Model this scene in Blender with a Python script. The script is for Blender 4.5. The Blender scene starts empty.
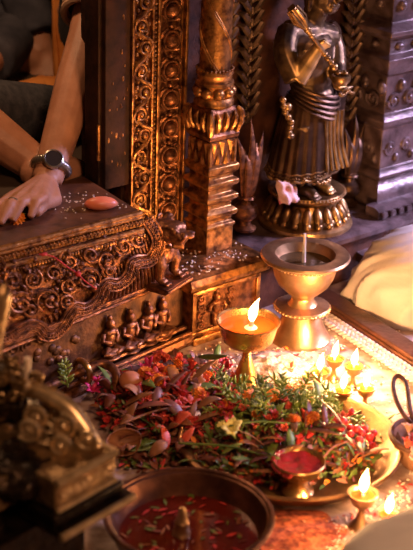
import bpy, bmesh, math, random
from mathutils import Vector, Matrix, Euler, Quaternion
from mathutils import noise as mnoise
R = math.radians
PI = math.pi
rnd = random.Random(7)
scene = bpy.context.scene
COL = scene.collection

# ------------------------------------------------------------------ camera
FPX, PITCH, ROLL, CH = 1400.0, R(24), R(2), 1.25
rt = Vector((1, 0, 0)); up = Vector((0, math.sin(PITCH), math.cos(PITCH))); fw = Vector((0, math.cos(PITCH), -math.sin(PITCH)))
cx_ = rt*math.cos(ROLL) + up*math.sin(ROLL); cy_ = -rt*math.sin(ROLL) + up*math.cos(ROLL)
cam_d = bpy.data.cameras.new('camera'); cam = bpy.data.objects.new('camera', cam_d); COL.objects.link(cam)
cam.matrix_world = Matrix(((cx_.x, cy_.x, -fw.x, 0), (cx_.y, cy_.y, -fw.y, 0), (cx_.z, cy_.z, -fw.z, CH), (0, 0, 0, 1)))
cam_d.sensor_fit = 'VERTICAL'; cam_d.sensor_height = 24; cam_d.lens = FPX/550*24
cam_d.clip_start = .05
cam_d.dof.use_dof = True; cam_d.dof.focus_distance = 2.66; cam_d.dof.aperture_fstop = 2.8
scene.camera = cam
A = R(40)
O = Vector((-0.028, 2.466, 0))
FM = Matrix.Translation(O) @ Matrix.Rotation(A, 4, 'Z')      # shrine front frame: x along the front, y into the wall
FI = FM.inverted()

def ray(px, py):
    x = px-206.5; y = -(py-275)
    x0 = x*math.cos(ROLL)-y*math.sin(ROLL); y0 = x*math.sin(ROLL)+y*math.cos(ROLL)
    return rt*(x0/FPX) + fw + up*(y0/FPX)
def Zp(px, py, z):                   # point of a level at height z
    d = ray(px, py); return Vector((0, 0, CH)) + d*((z-CH)/d.z)
def Yp(px, py, y):
    d = ray(px, py); return Vector((0, 0, CH)) + d*(y/d.y)
def Dp(px, py, d_):                  # point on the upright plane d_ behind the shrine front, shrine coords
    d = ray(px, py); n = Vector((math.sin(A), -math.cos(A), 0))
    k = (-d_ - (Vector((0, 0, CH))-O).dot(n))/d.dot(n)
    return FI @ (Vector((0, 0, CH)) + d*k)
def Fz(px, py, z): return FI @ Zp(px, py, z)

# ------------------------------------------------------------------ materials
def nodes_of(name):
    m = bpy.data.materials.new(name); m.use_nodes = True
    nt = m.node_tree; b = nt.nodes['Principled BSDF']
    return m, nt, b
def mat(name, c1, c2=None, rough=.5, metal=0., scale=20., bump=.0, bscale=None, rough2=None, spec=.5, lo=.35, hi=.7, coat=0, sss=0, trans=0):
    m, nt, b = nodes_of(name)
    b.inputs['Roughness'].default_value = rough; b.inputs['Metallic'].default_value = metal
    b.inputs['Specular IOR Level'].default_value = spec
    if coat: b.inputs['Coat Weight'].default_value = coat
    if sss:
        b.inputs['Subsurface Weight'].default_value = sss; b.inputs['Subsurface Radius'].default_value = (.02, .008, .004)
    if trans: b.inputs['Transmission Weight'].default_value = trans
    tc = nt.nodes.new('ShaderNodeTexCoord')
    if c2 is None: b.inputs['Base Color'].default_value = (*c1, 1)
    else:
        n = nt.nodes.new('ShaderNodeTexNoise'); n.inputs['Scale'].default_value = scale; n.inputs['Detail'].default_value = 5
        nt.links.new(tc.outputs['Object'], n.inputs['Vector'])
        r = nt.nodes.new('ShaderNodeValToRGB'); r.color_ramp.elements[0].position = lo; r.color_ramp.elements[1].position = hi
        r.color_ramp.elements[0].color = (*c1, 1); r.color_ramp.elements[1].color = (*c2, 1)
        nt.links.new(n.outputs['Fac'], r.inputs['Fac']); nt.links.new(r.outputs['Color'], b.inputs['Base Color'])
        if rough2 is not None:
            mr = nt.nodes.new('ShaderNodeMapRange'); mr.inputs[1].default_value = lo; mr.inputs[2].default_value = hi
            mr.inputs[3].default_value = rough; mr.inputs[4].default_value = rough2
            nt.links.new(n.outputs['Fac'], mr.inputs[0]); nt.links.new(mr.outputs[0], b.inputs['Roughness'])
    if bump:
        n2 = nt.nodes.new('ShaderNodeTexNoise'); n2.inputs['Scale'].default_value = bscale or scale*3; n2.inputs['Detail'].default_value = 4
        nt.links.new(tc.outputs['Object'], n2.inputs['Vector'])
        bp = nt.nodes.new('ShaderNodeBump'); bp.inputs['Strength'].default_value = bump; bp.inputs['Distance'].default_value = .004
        nt.links.new(n2.outputs['Fac'], bp.inputs['Height']); nt.links.new(bp.outputs['Normal'], b.inputs['Normal'])
    return m
M = {}
M['gold'] = mat('gilded_copper', (.085, .030, .009), (.56, .26, .080), .50, .85, 60, .3, 160, .30, lo=.36, hi=.66)
M['copper'] = mat('worn_copper_repousse', (.060, .020, .010), (.36, .145, .060), .52, .8, 65, .35, 190, .34, lo=.36, hi=.68)
M['darkcopper'] = mat('dark_copper', (.05, .02, .010), (.17, .07, .027), .5, .6, 40, .3, 150)
M['bronze'] = mat('dark_bronze', (.045, .023, .014), (.15, .078, .042), .42, .85, 30, .15, 120, .33)
M['bronzelt'] = mat('rubbed_bronze', (.16, .085, .035), (.52, .31, .13), .38, .9, 40, .15, 150)
M['brass'] = mat('polished_brass', (.42, .22, .07), (.72, .44, .17), .32, .95, 30, .1, 120, .24)
M['oldbrass'] = mat('dull_brass', (.36, .20, .095), (.58, .37, .19), .40, .9, 35, .15, 120, .32)
M['wood'] = mat('dark_wood', (.016, .007, .004), (.050, .018, .008), .7, 0, 30, .35, 60, spec=.15)
M['ledgewood'] = mat('ledge_wood', (.05, .018, .009), (.14, .050, .022), .42, 0, 25, .3, 70)
M['pillar'] = mat('grey_stone_bronze', (.045, .024, .022), (.15, .095, .095), .36, .35, 28, .4, 90)
M['wallm'] = mat('dark_wall', (.045, .016, .009), (.15, .050, .022), .55, .45, 25, .4, 80)
M['leafm'] = mat('tarnished_leaf_relief', (.055, .032, .022), (.19, .11, .065), .45, .7, 30, .2, 100)
M['floor'] = mat('stone_floor', (.17, .085, .06), (.54, .42, .39), .62, 0, 22, .5, 90, .4, lo=.35, hi=.66)
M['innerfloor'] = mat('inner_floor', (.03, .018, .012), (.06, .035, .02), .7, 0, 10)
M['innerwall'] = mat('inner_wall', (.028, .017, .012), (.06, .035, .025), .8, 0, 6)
M['skin'] = mat('skin', (.38, .17, .095), (.46, .22, .13), .52, 0, 40, .12, 200, sss=.1)
M['blackcloth'] = mat('black_cloth', (.008, .008, .010), (.018, .017, .02), .9, 0, 60, .3, 300)
M['tancloth'] = mat('tan_trim', (.45, .27, .17), None, .9)
M['denim'] = mat('dark_denim', (.022, .024, .033), (.055, .055, .066), .9, 0, 60, .4, 250)
M['navy'] = mat('navy_cloth', (.035, .037, .055), (.075, .075, .10), .9, 0, 20, .3, 60)
M['greycloth'] = mat('grey_cloth', (.12, .10, .09), (.2, .16, .14), .9, 0, 20, .3, 60)
M['orangecloth'] = mat('orange_cloth', (.50, .16, .025), (.72, .28, .06), .85, 0, 16, .4, 40)
M['whitecloth'] = mat('white_cotton', (.46, .38, .34), (.56, .48, .44), .85, 0, 12, .35, 45)
M['whitecloth2'] = mat('bluish_white_cotton', (.68, .66, .70), (.80, .77, .80), .85, 0, 12, .3, 30)
M['steel'] = mat('watch_steel', (.35, .32, .28), (.5, .46, .40), .3, .9, 60)
M['dial'] = mat('watch_dial', (.03, .025, .025), None, .25, .2)
M['bowlm'] = mat('dark_copper_bowl', (.06, .022, .014), (.20, .080, .045), .40, .75, 25, .2, 80, .28)
M['redliquid'] = mat('red_water', (.060, .006, .004), (.12, .012, .006), .08, 0, 18, .1, 40, coat=.5)
M['redpaste'] = mat('red_powder_paste', (.20, .005, .008), (.32, .014, .014), .45, 0, 30, .5, 90)
M['oil'] = mat('lamp_oil', (.34, .045, .006), (.46, .075, .010), .06, 0, 20, coat=.6)
M['blackoil'] = mat('dark_oil', (.05, .028, .012), (.09, .05, .02), .12, 0, 20)
M['wick'] = mat('cotton_wick', (.75, .6, .42), None, .8)
M['wax'] = mat('pale_wax', (.72, .60, .48), None, .5, sss=.2)
M['rice'] = mat('rice', (.72, .62, .52), None, .55)
M['marigold'] = mat('marigold_petals', (.70, .16, .012), (.88, .30, .02), .6, 0, 60)
M['red'] = mat('red_petals', (.34, .012, .014), (.60, .045, .035), .55, 0, 40)
M['scarlet'] = mat('scarlet_petals', (.50, .05, .03), (.72, .12, .06), .55, 0, 50)
M['magenta'] = mat('magenta_petals', (.52, .015, .12), (.66, .04, .20), .55, 0, 50)
M['pinkp'] = mat('pale_pink_petals', (.70, .34, .24), (.80, .50, .36), .55, 0, 50)
M['yellow'] = mat('pale_yellow_petals', (.70, .62, .16), (.82, .74, .32), .55, 0, 50)
M['green'] = mat('green_leaf', (.055, .10, .016), (.16, .22, .04), .5, 0, 30)
M['lime'] = mat('fresh_green_sprig', (.14, .22, .03), (.30, .36, .07), .5, 0, 30)
M['dryleaf'] = mat('dry_leaf', (.16, .055, .022), (.36, .15, .06), .6, 0, 25)
M['darkleaf'] = mat('dark_red_leaf', (.09, .022, .014), (.22, .06, .032), .5, 0, 25)
M['mulch'] = mat('petal_mulch', (.05, .018, .010), (.13, .04, .02), .8, 0, 60, .6, 120)
M['berry'] = mat('red_berry', (.55, .035, .035), None, .3)
M['fruit'] = mat('pink_fruit_flesh', (.72, .17, .09), (.80, .28, .15), .4, 0, 30)
M['fruitskin'] = mat('peach_skin', (.46, .15, .065), (.60, .24, .11), .5, 0, 22)
M['thread'] = mat('red_thread', (.40, .015, .012), None, .7)
M['offcloth'] = mat('pink_white_offering_cloth', (.66, .40, .35), (.55, .10, .10), .8, 0, 30, .4, 70, lo=.50, hi=.60)
M['nearmetal'] = mat('blackened_metal', (.006, .004, .003), (.035, .020, .012), .38, .8, 40, .8, 80)
M['neargold'] = mat('rubbed_gilt', (.14, .085, .04), (.46, .31, .16), .38, .85, 40, .4, 110)
M['gilt_edge'] = mat('worn_bright_edge', (.50, .36, .20), (.78, .60, .38), .34, .8, 50)
M['strap'] = mat('dark_cord', (.06, .022, .012), (.12, .05, .03), .7, 0, 60)
M['rope'] = mat('pale_braid', (.36, .28, .27), (.56, .45, .42), .7, 0, 60, .3, 200)
M['plank'] = mat('brown_plank', (.05, .018, .010), (.12, .042, .02), .5, 0, 30, .4, 90)
M['traym'] = mat('dull_tray_brass', (.16, .075, .03), (.36, .20, .085), .45, .85, 28, .2, 100, .36)
M['basket'] = mat('brown_basket', (.22, .10, .05), (.36, .18, .09), .7, 0, 50, .4, 150)
M['kumkum'] = mat('vermilion_powder', (.15, .022, .012), (.50, .13, .06), .85, 0, 85, .9, 150, lo=.38, hi=.62)
M['ricemeal'] = mat('heaped_rice', (.42, .28, .18), (.74, .60, .46), .75, 0, 90, .9, 180)
M['hair'] = mat('black_hair', (.012, .010, .010), None, .6)
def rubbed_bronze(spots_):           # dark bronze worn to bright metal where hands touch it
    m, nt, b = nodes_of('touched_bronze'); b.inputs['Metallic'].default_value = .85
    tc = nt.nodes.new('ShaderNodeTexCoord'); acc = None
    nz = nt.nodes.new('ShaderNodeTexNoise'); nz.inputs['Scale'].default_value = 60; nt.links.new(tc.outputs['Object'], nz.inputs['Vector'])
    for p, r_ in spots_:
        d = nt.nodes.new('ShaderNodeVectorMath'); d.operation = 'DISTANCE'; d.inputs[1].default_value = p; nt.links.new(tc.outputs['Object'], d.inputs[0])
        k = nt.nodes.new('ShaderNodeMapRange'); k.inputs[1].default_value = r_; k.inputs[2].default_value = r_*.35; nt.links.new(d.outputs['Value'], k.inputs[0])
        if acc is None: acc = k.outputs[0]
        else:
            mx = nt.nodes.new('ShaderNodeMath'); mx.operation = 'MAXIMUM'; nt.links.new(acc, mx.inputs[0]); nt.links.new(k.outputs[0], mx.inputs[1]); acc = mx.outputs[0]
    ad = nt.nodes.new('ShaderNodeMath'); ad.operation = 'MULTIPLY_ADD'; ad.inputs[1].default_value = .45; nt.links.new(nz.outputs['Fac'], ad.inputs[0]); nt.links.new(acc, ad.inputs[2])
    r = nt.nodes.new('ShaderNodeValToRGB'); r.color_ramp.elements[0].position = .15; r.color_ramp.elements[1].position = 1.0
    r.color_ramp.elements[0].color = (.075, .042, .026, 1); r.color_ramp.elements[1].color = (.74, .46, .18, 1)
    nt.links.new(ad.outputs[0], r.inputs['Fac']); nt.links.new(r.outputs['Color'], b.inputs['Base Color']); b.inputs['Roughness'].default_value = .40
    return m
def flame_mat():
    m = bpy.data.materials.new('flame'); m.use_nodes = True; nt = m.node_tree; nt.nodes.clear()
    o = nt.nodes.new('ShaderNodeOutputMaterial'); e = nt.nodes.new('ShaderNodeEmission')
    e.inputs['Color'].default_value = (1, .62, .22, 1); e.inputs['Strength'].default_value = 22
    nt.links.new(e.outputs[0], o.inputs[0]); return m
M['flame'] = flame_mat()

# ------------------------------------------------------------------ mesh builder
class MB:
    def __init__(s): s.v = []; s.f = []; s.mi = []; s.m = 0
    def add(s, vs, fs, mi=None):
        k = len(s.v); s.v += [Vector(v) for v in vs]; s.f += [tuple(i+k for i in f) for f in fs]; s.mi += [s.m if mi is None else mi]*len(fs)
    def box(s, x0, x1, y0, y1, z0, z1, b=0.0):
        if b <= 0:
            vs = [(x, y, z) for x in (x0, x1) for y in (y0, y1) for z in (z0, z1)]
            s.add(vs, [(0, 1, 3, 2), (4, 6, 7, 5), (0, 4, 5, 1), (2, 3, 7, 6), (0, 2, 6, 4), (1, 5, 7, 3)]); return
        bm = bmesh.new(); bmesh.ops.create_cube(bm, size=1)
        for v in bm.verts:
            v.co = Vector(((x0+x1)/2+v.co.x*(x1-x0), (y0+y1)/2+v.co.y*(y1-y0), (z0+z1)/2+v.co.z*(z1-z0)))
        bmesh.ops.bevel(bm, geom=list(bm.edges), offset=b, segments=2, profile=.5, affect='EDGES')
        s.bm(bm)
    def bm(s, bm, mx=None):
        bm.verts.index_update(); s.add([(mx @ v.co if mx else v.co) for v in bm.verts], [[v.index for v in f.verts] for f in bm.faces]); bm.free()
    def ell(s, c, r, rot=None, seg=12, ring=8):
        c = Vector(c); r = Vector((r, r, r)) if isinstance(r, (int, float)) else Vector(r)
        vs = []; fs = []
        for i in range(1, ring):
            th = PI*i/ring
            for j in range(seg):
                ph = 2*PI*j/seg; vs.append(Vector((r.x*math.sin(th)*math.cos(ph), r.y*math.sin(th)*math.sin(ph), r.z*math.cos(th))))
        vs += [Vector((0, 0, r.z)), Vector((0, 0, -r.z))]; t, b = len(vs)-2, len(vs)-1
        for i in range(ring-2):
            for j in range(seg):
                a = i*seg+j; a2 = i*seg+(j+1) % seg; fs.append((a, a+seg, a2+seg, a2))
        for j in range(seg):
            fs.append((t, j, (j+1) % seg)); q = (ring-2)*seg; fs.append((b, q+(j+1) % seg, q+j))
        if rot is not None: vs = [rot @ v for v in vs]
        s.add([v+c for v in vs], fs)
    def tube(s, pts, rad, seg=8, caps=True, closed=False, flat=1.0, up0=None):
        pts = [Vector(p) for p in pts]; n = len(pts)
        if isinstance(rad, (int, float)): rad = [rad]*n
        vs = []; fs = []; prev = None
        for i, p in enumerate(pts):
            if closed: t = pts[(i+1) % n]-pts[i-1]
            else: t = pts[min(i+1, n-1)]-pts[max(i-1, 0)]
            if t.length < 1e-9: t = Vector((0, 0, 1))
            t.normalize()
            if prev is None:
                a = Vector(up0) if up0 is not None else (Vector((0, 0, 1)) if abs(t.z) < .9 else Vector((1, 0, 0)))
            else: a = prev
            u = a-t*a.dot(t)
            if u.length < 1e-6: u = t.orthogonal()
            u.normalize(); w = t.cross(u); prev = u
            for j in range(seg):
                ph = 2*PI*j/seg; vs.append(p+(u*math.cos(ph)*flat+w*math.sin(ph))*rad[i])
        m = n if closed else n-1
        for i in range(m):
            for j in range(seg):
                a = i*seg+j; b = i*seg+(j+1) % seg; c = ((i+1) % n)*seg+(j+1) % seg; d = ((i+1) % n)*seg+j
                fs.append((a, b, c, d))
        if caps and not closed:
            fs.append(tuple(reversed(range(seg)))); fs.append(tuple((n-1)*seg+j for j in range(seg)))
        s.add(vs, fs)
    def lathe(s, prof, c=(0, 0, 0), seg=40, ripple=None):
        c = Vector(c); vs = []; fs = []
        for i, (r, z) in enumerate(prof):
            for j in range(seg):
                ph = 2*PI*j/seg; rr = max(r, 1e-5)*(1+(ripple(ph, i) if ripple else 0))
                vs.append(c+Vector((rr*math.cos(ph), rr*math.sin(ph), z)))
        for i in range(len(prof)-1):
            for j in range(seg):
                a = i*seg+j; b = i*seg+(j+1) % seg; fs.append((a, b, b+seg, a+seg))
        s.add(vs, fs)
    def sq(s, prof, c=(0, 0, 0)):     # stacked square section (half width, z)
        c = Vector(c); vs = []; fs = []
        for h, z in prof: vs += [c+Vector((-h, -h, z)), c+Vector((h, -h, z)), c+Vector((h, h, z)), c+Vector((-h, h, z))]
        for i in range(len(prof)-1):
            for j in range(4):
                a = i*4+j; b = i*4+(j+1) % 4; fs.append((a, b, b+4, a+4))
        fs.append((3, 2, 1, 0)); k = 4*(len(prof)-1); fs.append((k, k+1, k+2, k+3)); s.add(vs, fs)
    def prism(s, prof, x0, x1):       # profile (y, z) swept along x
        n = len(prof); vs = [(x0, y, z) for y, z in prof]+[(x1, y, z) for y, z in prof]
        fs = [(i, (i+1) % n, n+(i+1) % n, n+i) for i in range(n)]+[tuple(reversed(range(n))), tuple(range(n, 2*n))]
        s.add(vs, fs)
    def grid(s, fn, nu, nv):
        vs = [fn(i/nu, j/nv) for j in range(nv+1) for i in range(nu+1)]
        s.add(vs, [(j*(nu+1)+i, j*(nu+1)+i+1, (j+1)*(nu+1)+i+1, (j+1)*(nu+1)+i) for j in range(nv) for i in range(nu)])
    def leaf(s, base, d, nrm, L, W, curl=.3, n=6, fold=.25):
        d = Vector(d).normalized(); nrm = Vector(nrm); side = d.cross(nrm)
        if side.length < 1e-6: side = d.orthogonal()
        side.normalize(); nrm = side.cross(d)
        vs = []; fs = []
        for i in range(n+1):
            t = i/n; w = W*.5*math.sin(PI*min(1, (t*.93+.05)))**.8*(1-.25*t); p = Vector(base)+d*(L*t)+nrm*(L*curl*math.sin(t*2.2)*.5)
            vs += [p-side*w+nrm*fold*w, p, p+side*w+nrm*fold*w]
        for i in range(n):
            a = i*3; fs += [(a, a+1, a+4, a+3), (a+1, a+2, a+5, a+4)]
        s.add(vs, fs)
    def obj(s, name, m, parent=None, smooth=38, off=None, recalc=True):
        me = bpy.data.meshes.new(name)
        if off is None:
            q = parent
            while q is not None and q.parent is not None: q = q.parent
            off = OFF.get(q.name, Vector()) if q is not None else Vector()
        me.from_pydata([v-off for v in s.v], [], s.f)
        ms = m if isinstance(m, (list, tuple)) else [m]
        for k in ms: me.materials.append(k)
        if len(ms) > 1: me.polygons.foreach_set('material_index', s.mi)
        if recalc:
            bm = bmesh.new(); bm.from_mesh(me); bmesh.ops.recalc_face_normals(bm, faces=bm.faces); bm.to_mesh(me); bm.free()
        me.polygons.foreach_set('use_smooth', [True]*len(me.polygons))
        if smooth < 180: me.set_sharp_from_angle(angle=R(smooth))
        o = bpy.data.objects.new(name, me); COL.objects.link(o)
        if parent is not None: o.parent = parent
        return o
OFF = {}
def tag(o, label=None, cat=None, group=None, kind=None):
    if label: o['label'] = label
    if cat: o['category'] = cat
    if group: o['group'] = group
    if kind: o['kind'] = kind
    return o
def thing(name, label, cat, off=(0, 0, 0), front=True, group=None):
    """Empty at the base of a thing; the parts' meshes are given in shrine (front) or world coordinates."""
    o = bpy.data.objects.new(name, None); COL.objects.link(o); o.empty_display_size = .05
    off = Vector(off)
    if front: o.matrix_world = FM @ Matrix.Translation(off)
    else: o.location = off
    tag(o, label, cat, group); OFF[o.name] = off
    return o
def single(o, off, front, label=None, cat=None, group=None, kind=None):
    """a thing that is one mesh: move its origin to off"""
    off = Vector(off); o.data.transform(Matrix.Translation(-off))
    if front: o.matrix_world = FM @ Matrix.Translation(off)
    else: o.location = off
    return tag(o, label, cat, group, kind)
def remesh(o, vox, smooth=6, fac=.5):
    m = o.modifiers.new('remesh', 'REMESH'); m.mode = 'VOXEL'; m.voxel_size = vox; m.use_smooth_shade = True
    if smooth:
        k = o.modifiers.new('smooth', 'SMOOTH'); k.factor = fac; k.iterations = smooth
def copy_tree(src, label=None, group=None):
    c = src.copy(); COL.objects.link(c)
    for ch in src.children:
        d = ch.copy(); COL.objects.link(d); d.parent = c
        for g in ch.children:
            e = g.copy(); COL.objects.link(e); e.parent = d
    if label: c['label'] = label
    if group: c['group'] = group
    return c
def spiral(c, ex, ey, r0, r1, turns, a0=0, n=22, sgn=1):
    return [Vector(c)+(Vector(ex)*math.cos(a0+sgn*2*PI*turns*i/n)+Vector(ey)*math.sin(a0+sgn*2*PI*turns*i/n))*(r0+(r1-r0)*i/n) for i in range(n+1)]
def arc(pts, n=24):                  # Catmull-Rom through points
    P = [Vector(p) for p in pts]; P = [P[0]*2-P[1]]+P+[P[-1]*2-P[-2]]; out = []
    seg = len(P)-3
    for k in range(seg):
        a, b, c, d = P[k:k+4]; m = max(2, n//seg)
        for i in range(m):
            t = i/m; out.append(.5*((2*b)+(c-a)*t+(2*a-5*b+4*c-d)*t*t+(3*b-a-3*c+d)*t**3))
    out.append(P[-2]); return out
XF, ZF = Vector((1, 0, 0)), Vector((0, 0, 1))

# ------------------------------------------------------------------ setting
b = MB(); b.grid(lambda u, v: Vector((-2.0+4.4*u, .5+4.2*v, 0)), 40, 40)
tag(b.obj('floor', M['floor']), kind='structure')
b = MB(); b.box(.10, 1.6, .20, .30, 0, 1.5); single(b.obj('wall_back', M['wallm']), (.1, .2, 0), True, kind='structure')
b = MB(); b.box(-.05, .10, .165, .30, 0, 1.5); single(b.obj('trim_1', M['wood']), (-.05, .165, 0), True, kind='structure')
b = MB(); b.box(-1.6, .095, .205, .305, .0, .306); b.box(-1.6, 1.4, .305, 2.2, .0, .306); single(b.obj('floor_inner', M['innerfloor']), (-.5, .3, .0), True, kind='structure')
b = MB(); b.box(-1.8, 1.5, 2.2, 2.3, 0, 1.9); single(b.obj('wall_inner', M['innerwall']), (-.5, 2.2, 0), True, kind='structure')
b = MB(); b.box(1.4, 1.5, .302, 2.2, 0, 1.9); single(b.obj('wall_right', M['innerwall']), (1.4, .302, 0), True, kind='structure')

# ------------------------------------------------------------------ carved ledge
B0, B1 = Fz(0, 345, .15), Fz(150, 286, .15)
UL = 190/150                          # the lip runs on under the lion
T0, T1 = Fz(0, 252, .305), Fz(139, 216, .305)
def fr(u, v, h=0.0):                 # face of the frieze; v 0 at the lip, 1 under the cornice
    p = B0.lerp(B1, u)*(1-v)+T0.lerp(T1, u)*v
    bulge = .014*math.sin(PI*v)
    return p+Vector((0, -bulge-h, 0))
def uv(px, py):                      # where a point seen on the frieze sits on it
    u, v = .5, .5
    for _ in range(40):
        yt = 252-36/139*px; yb = 345-75/190*px
        v = (py-yb)/(yt-yb); u = px/(150*(1-v)+139*v)
    return u, v
led = thing('carved_ledge', 'carved copper ledge of the shrine with a scalloped foliage frieze, below the resting hand', 'ledge', (-.3, .02, 0))
b = MB()
def ledge_poly(z):
    a = T0.lerp(T1, -.9); c = T1
    return [Vector((a.x, a.y+.004, z)), Vector((c.x, c.y+.004, z)), Vector((c.x+.02, .2, z)), Vector((a.x, .2, z))]
lo, hi = ledge_poly(.295), ledge_poly(.315)
b.add(lo+hi, [(0, 1, 5, 4), (1, 2, 6, 5), (2, 3, 7, 6), (3, 0, 4, 7), (4, 5, 6, 7), (3, 2, 1, 0)])
b.obj('ledge_top', M['ledgewood'], led)
b = MB(); b.grid(lambda u, v: fr(-.5+1.5*u, v), 60, 16)
b.grid(lambda u, v: fr(1, v).lerp(Vector((fr(1, v).x+.01, .2, .15+.155*v)), u), 8, 16)
fz = b.obj('frieze', M['copper'], led)
# scalloped border and foliage relief on the frieze
b = MB()
sc = [(139, 220), (146, 236), (140, 250), (129, 252), (119, 257), (116, 268), (108, 276), (97, 275), (89, 283), (86, 295), (77, 302), (66, 301), (58, 311), (53, 323), (45, 330), (37, 322), (24, 318), (12, 323), (0, 331), (-14, 325), (-30, 322), (-45, 332), (-60, 340)]
SCP = arc([Vector((x, y, 0)) for x, y in sc], 170)
def sc_off(i, q):                    # point q pixels inside the scalloped edge
    a = SCP[max(0, i-2)]; c = SCP[min(len(SCP)-1, i+2)]; t = (c-a).normalized(); nrm_ = Vector((t.y, -t.x, 0))
    p = SCP[i]+nrm_*q; return p.x, p.y
NS = len(SCP)-1
b.grid(lambda u, v: fr(*uv(*sc_off(round(u*NS), 12.5*v)), .0075+.0030*math.sin(PI*v)), NS, 4)
b.grid(lambda u, v: fr(*uv(*sc_off(round(u*NS), 0)), -.002+.0095*v), NS, 1)
for q_, r_, h_ in ((0, .0030, .008), (4.2, .0013, .0105), (8.0, .0013, .0105), (12.5, .0026, .008)):
    b.tube([fr(*uv(*sc_off(i, q_)), h_) for i in range(NS+1)], r_, 6)
for i in range(NS+1):
    for q_, r_ in ((2.1, .0021), (6.1, .0028), (10.2, .0021)): b.ell(fr(*uv(*sc_off(i, q_)), .0105), r_, seg=6, ring=4)
b.obj('scalloped_border', M['copper'], led)
b = MB()
scp = arc([Vector((x, y, 0)) for x, y in sc], 120)
def above(px, py):
    best = min(scp, key=lambda q: abs(q.x-px)); return py < best.y-13
def boss(px, py, r, m=.7):
    c = fr(*uv(px, py), .004); b.ell(c, (r, r*m, r), seg=10, ring=6)
def curl(px, py, R_, turns, a0, sgn, r=.0026, h=.007):
    pts = []
    for i in range(23):
        t = i/22; a = a0+sgn*2*PI*turns*t; q = R_*(1-.85*t)
        pts.append(fr(*uv(px+q*math.cos(a), py+q*math.sin(a)), h+.006*t))
    b.tube(pts, [r*(1.25-.3*i/22) for i in range(23)], 6)
for px, py, R_, s_ in ((40, 297, 13, 1), (78, 276, 13, -1), (12, 300, 12, -1), (58, 282, 9, 1), (98, 258, 10, 1), (115, 243, 9, -1), (24, 276, 10, 1), (60, 258, 9, -1), (82, 252, 8, 1), (6, 276, 8, 1), (-14, 300, 12, 1), (-30, 290, 10, -1), (130, 236, 8, 1), (44, 270, 8, -1), (98, 268, 6, -1), (-20, 272, 9, 1), (58, 298, 8, 1), (22, 306, 8, 1)):
    curl(px, py, R_, 1.6, rnd.uniform(0, 6.3), s_); boss(px, py, R_*.00055)
    for k in range(5):
        a = rnd.uniform(0, 6.3); boss(px+R_*1.15*math.cos(a), py+R_*1.15*math.sin(a), rnd.uniform(.003, .0055))
n_ = 0
while n_ < 190:
    px, py = rnd.uniform(-40, 138), rnd.uniform(244-36/139*70, 325)
    if py < 262-36/139*px or not above(px, py): continue
    n_ += 1
    if n_ % 2: boss(px, py, rnd.uniform(.0028, .0062))
    else:
        a = rnd.uniform(0, 6.3); L = rnd.uniform(4, 9); c = rnd.uniform(-1.4, 1.4)
        pts = [fr(*uv(px+L*t*math.cos(a+c*t), py+L*t*math.sin(a+c*t)), .004+.004*math.sin(PI*t)) for t in (0, .25, .5, .75, 1)]
        b.tube(pts, [.0014, .003, .0036, .003, .001], 6)
for px, py in ((40, 295), (78, 278)):
    c = fr(*uv(px, py), .008); b.ell(c, (.010, .008, .007), seg=10, ring=6); c = fr(*uv(px+6, py+7), .008); b.ell(c, (.007, .007, .008), seg=10, ring=6)
b.obj('foliage_relief', M['copper'], led)
# pleats fanning out under the scallops
b = MB()
for k in range(15):
    t = k/14
    top = Vector((98+45*t, 277-44*t, 0)); bot = Vector((98+60*t, 301-18*t, 0))
    pts = []
    for i in range(9):
        q = i/8; x = top.x+(bot.x-top.x)*q**1.3; y = top.y+(bot.y-top.y)*q
        pts.append(fr(*uv(x, y), .001+.004*math.sin(PI*min(1, q*1.1)*.9)))
    b.tube(pts, [.0026+.0016*q/8 for q in range(9)], 8)
for k in range(16):
    t = k/15; x = 4+80*t; yb = 343-.395*x
    b.tube([fr(*uv(x-4, yb-10), .001), fr(*uv(x-1, yb-5), .004), fr(*uv(x, yb-2), .003)], .0026, 6)
b.obj('pleated_drape', M['copper'], led)
# lip
b = MB()
pp = [fr(-.5+(UL+.5)*i/60, 0)+Vector((0, -.004, 0)) for i in range(61)]
b.tube(pp, .006, 8); 
for i in range(180): b.ell(fr(-.5+(UL+.5)*i/180, 0)+Vector((0, 0, .004))+Vector((0, -.009, 0)), .0033, seg=6, ring=4)
Bl, Br = fr(-.5, 0), fr(UL, 0)
b.add([Bl+Vector((0, -.004, -.008)), Br+Vector((0, -.004, -.008)), Br+Vector((.0, .12, -.008)), Bl+Vector((0, .12, -.008)), Bl, Br, Br+Vector((0, .12, 0)), Bl+Vector((0, .12, 0))], [(0, 1, 2, 3), (4, 5, 6, 7), (0, 1, 5, 4), (1, 2, 6, 5)])
b.obj('lip_moulding', M['copper'], led)
# cornice: gilt edge, two rows of flower beads, a second fillet
b = MB()
def co(u, dy, z): p = T0.lerp(T1, u); return Vector((p.x, p.y+dy, z))
def run(dy, z, r, u0=-.9, u1=1.0): b.tube([co(u0+(u1-u0)*i/30, dy, z) for i in range(31)], r, 8)
run(-.006, .313, .0062); run(-.008, .3065, .004); run(-.013, .283, .0045); run(-.014, .2795, .003)
b.grid(lambda u, v: co(-.9+1.9*u, -.010+.012*v, .262+.05*v), 30, 2)
b.obj('cornice', M['gold'], led)
b = MB()
for i in range(74):
    u = -.9+1.9*i/73; c = co(u, -.008, .2955)
    for k in range(5):
        a = 2*PI*k/5+PI/2; b.ell(c+Vector((.0040*math.cos(a), -.002, .0040*math.sin(a))), .0032, seg=6, ring=4)
    b.ell(c+Vector((0, -.005, 0)), .0022, seg=6, ring=4)
for i in range(90):
    u = -.9+1.9*i/89; c = co(u, -.015, .2715); b.ell(c, (.0038, .0035, .0052), seg=6, ring=5); b.ell(c+Vector((.004, 0, -.005)), .002, seg=6, ring=4)
b.obj('bead_rows', M['gold'], led)

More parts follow.
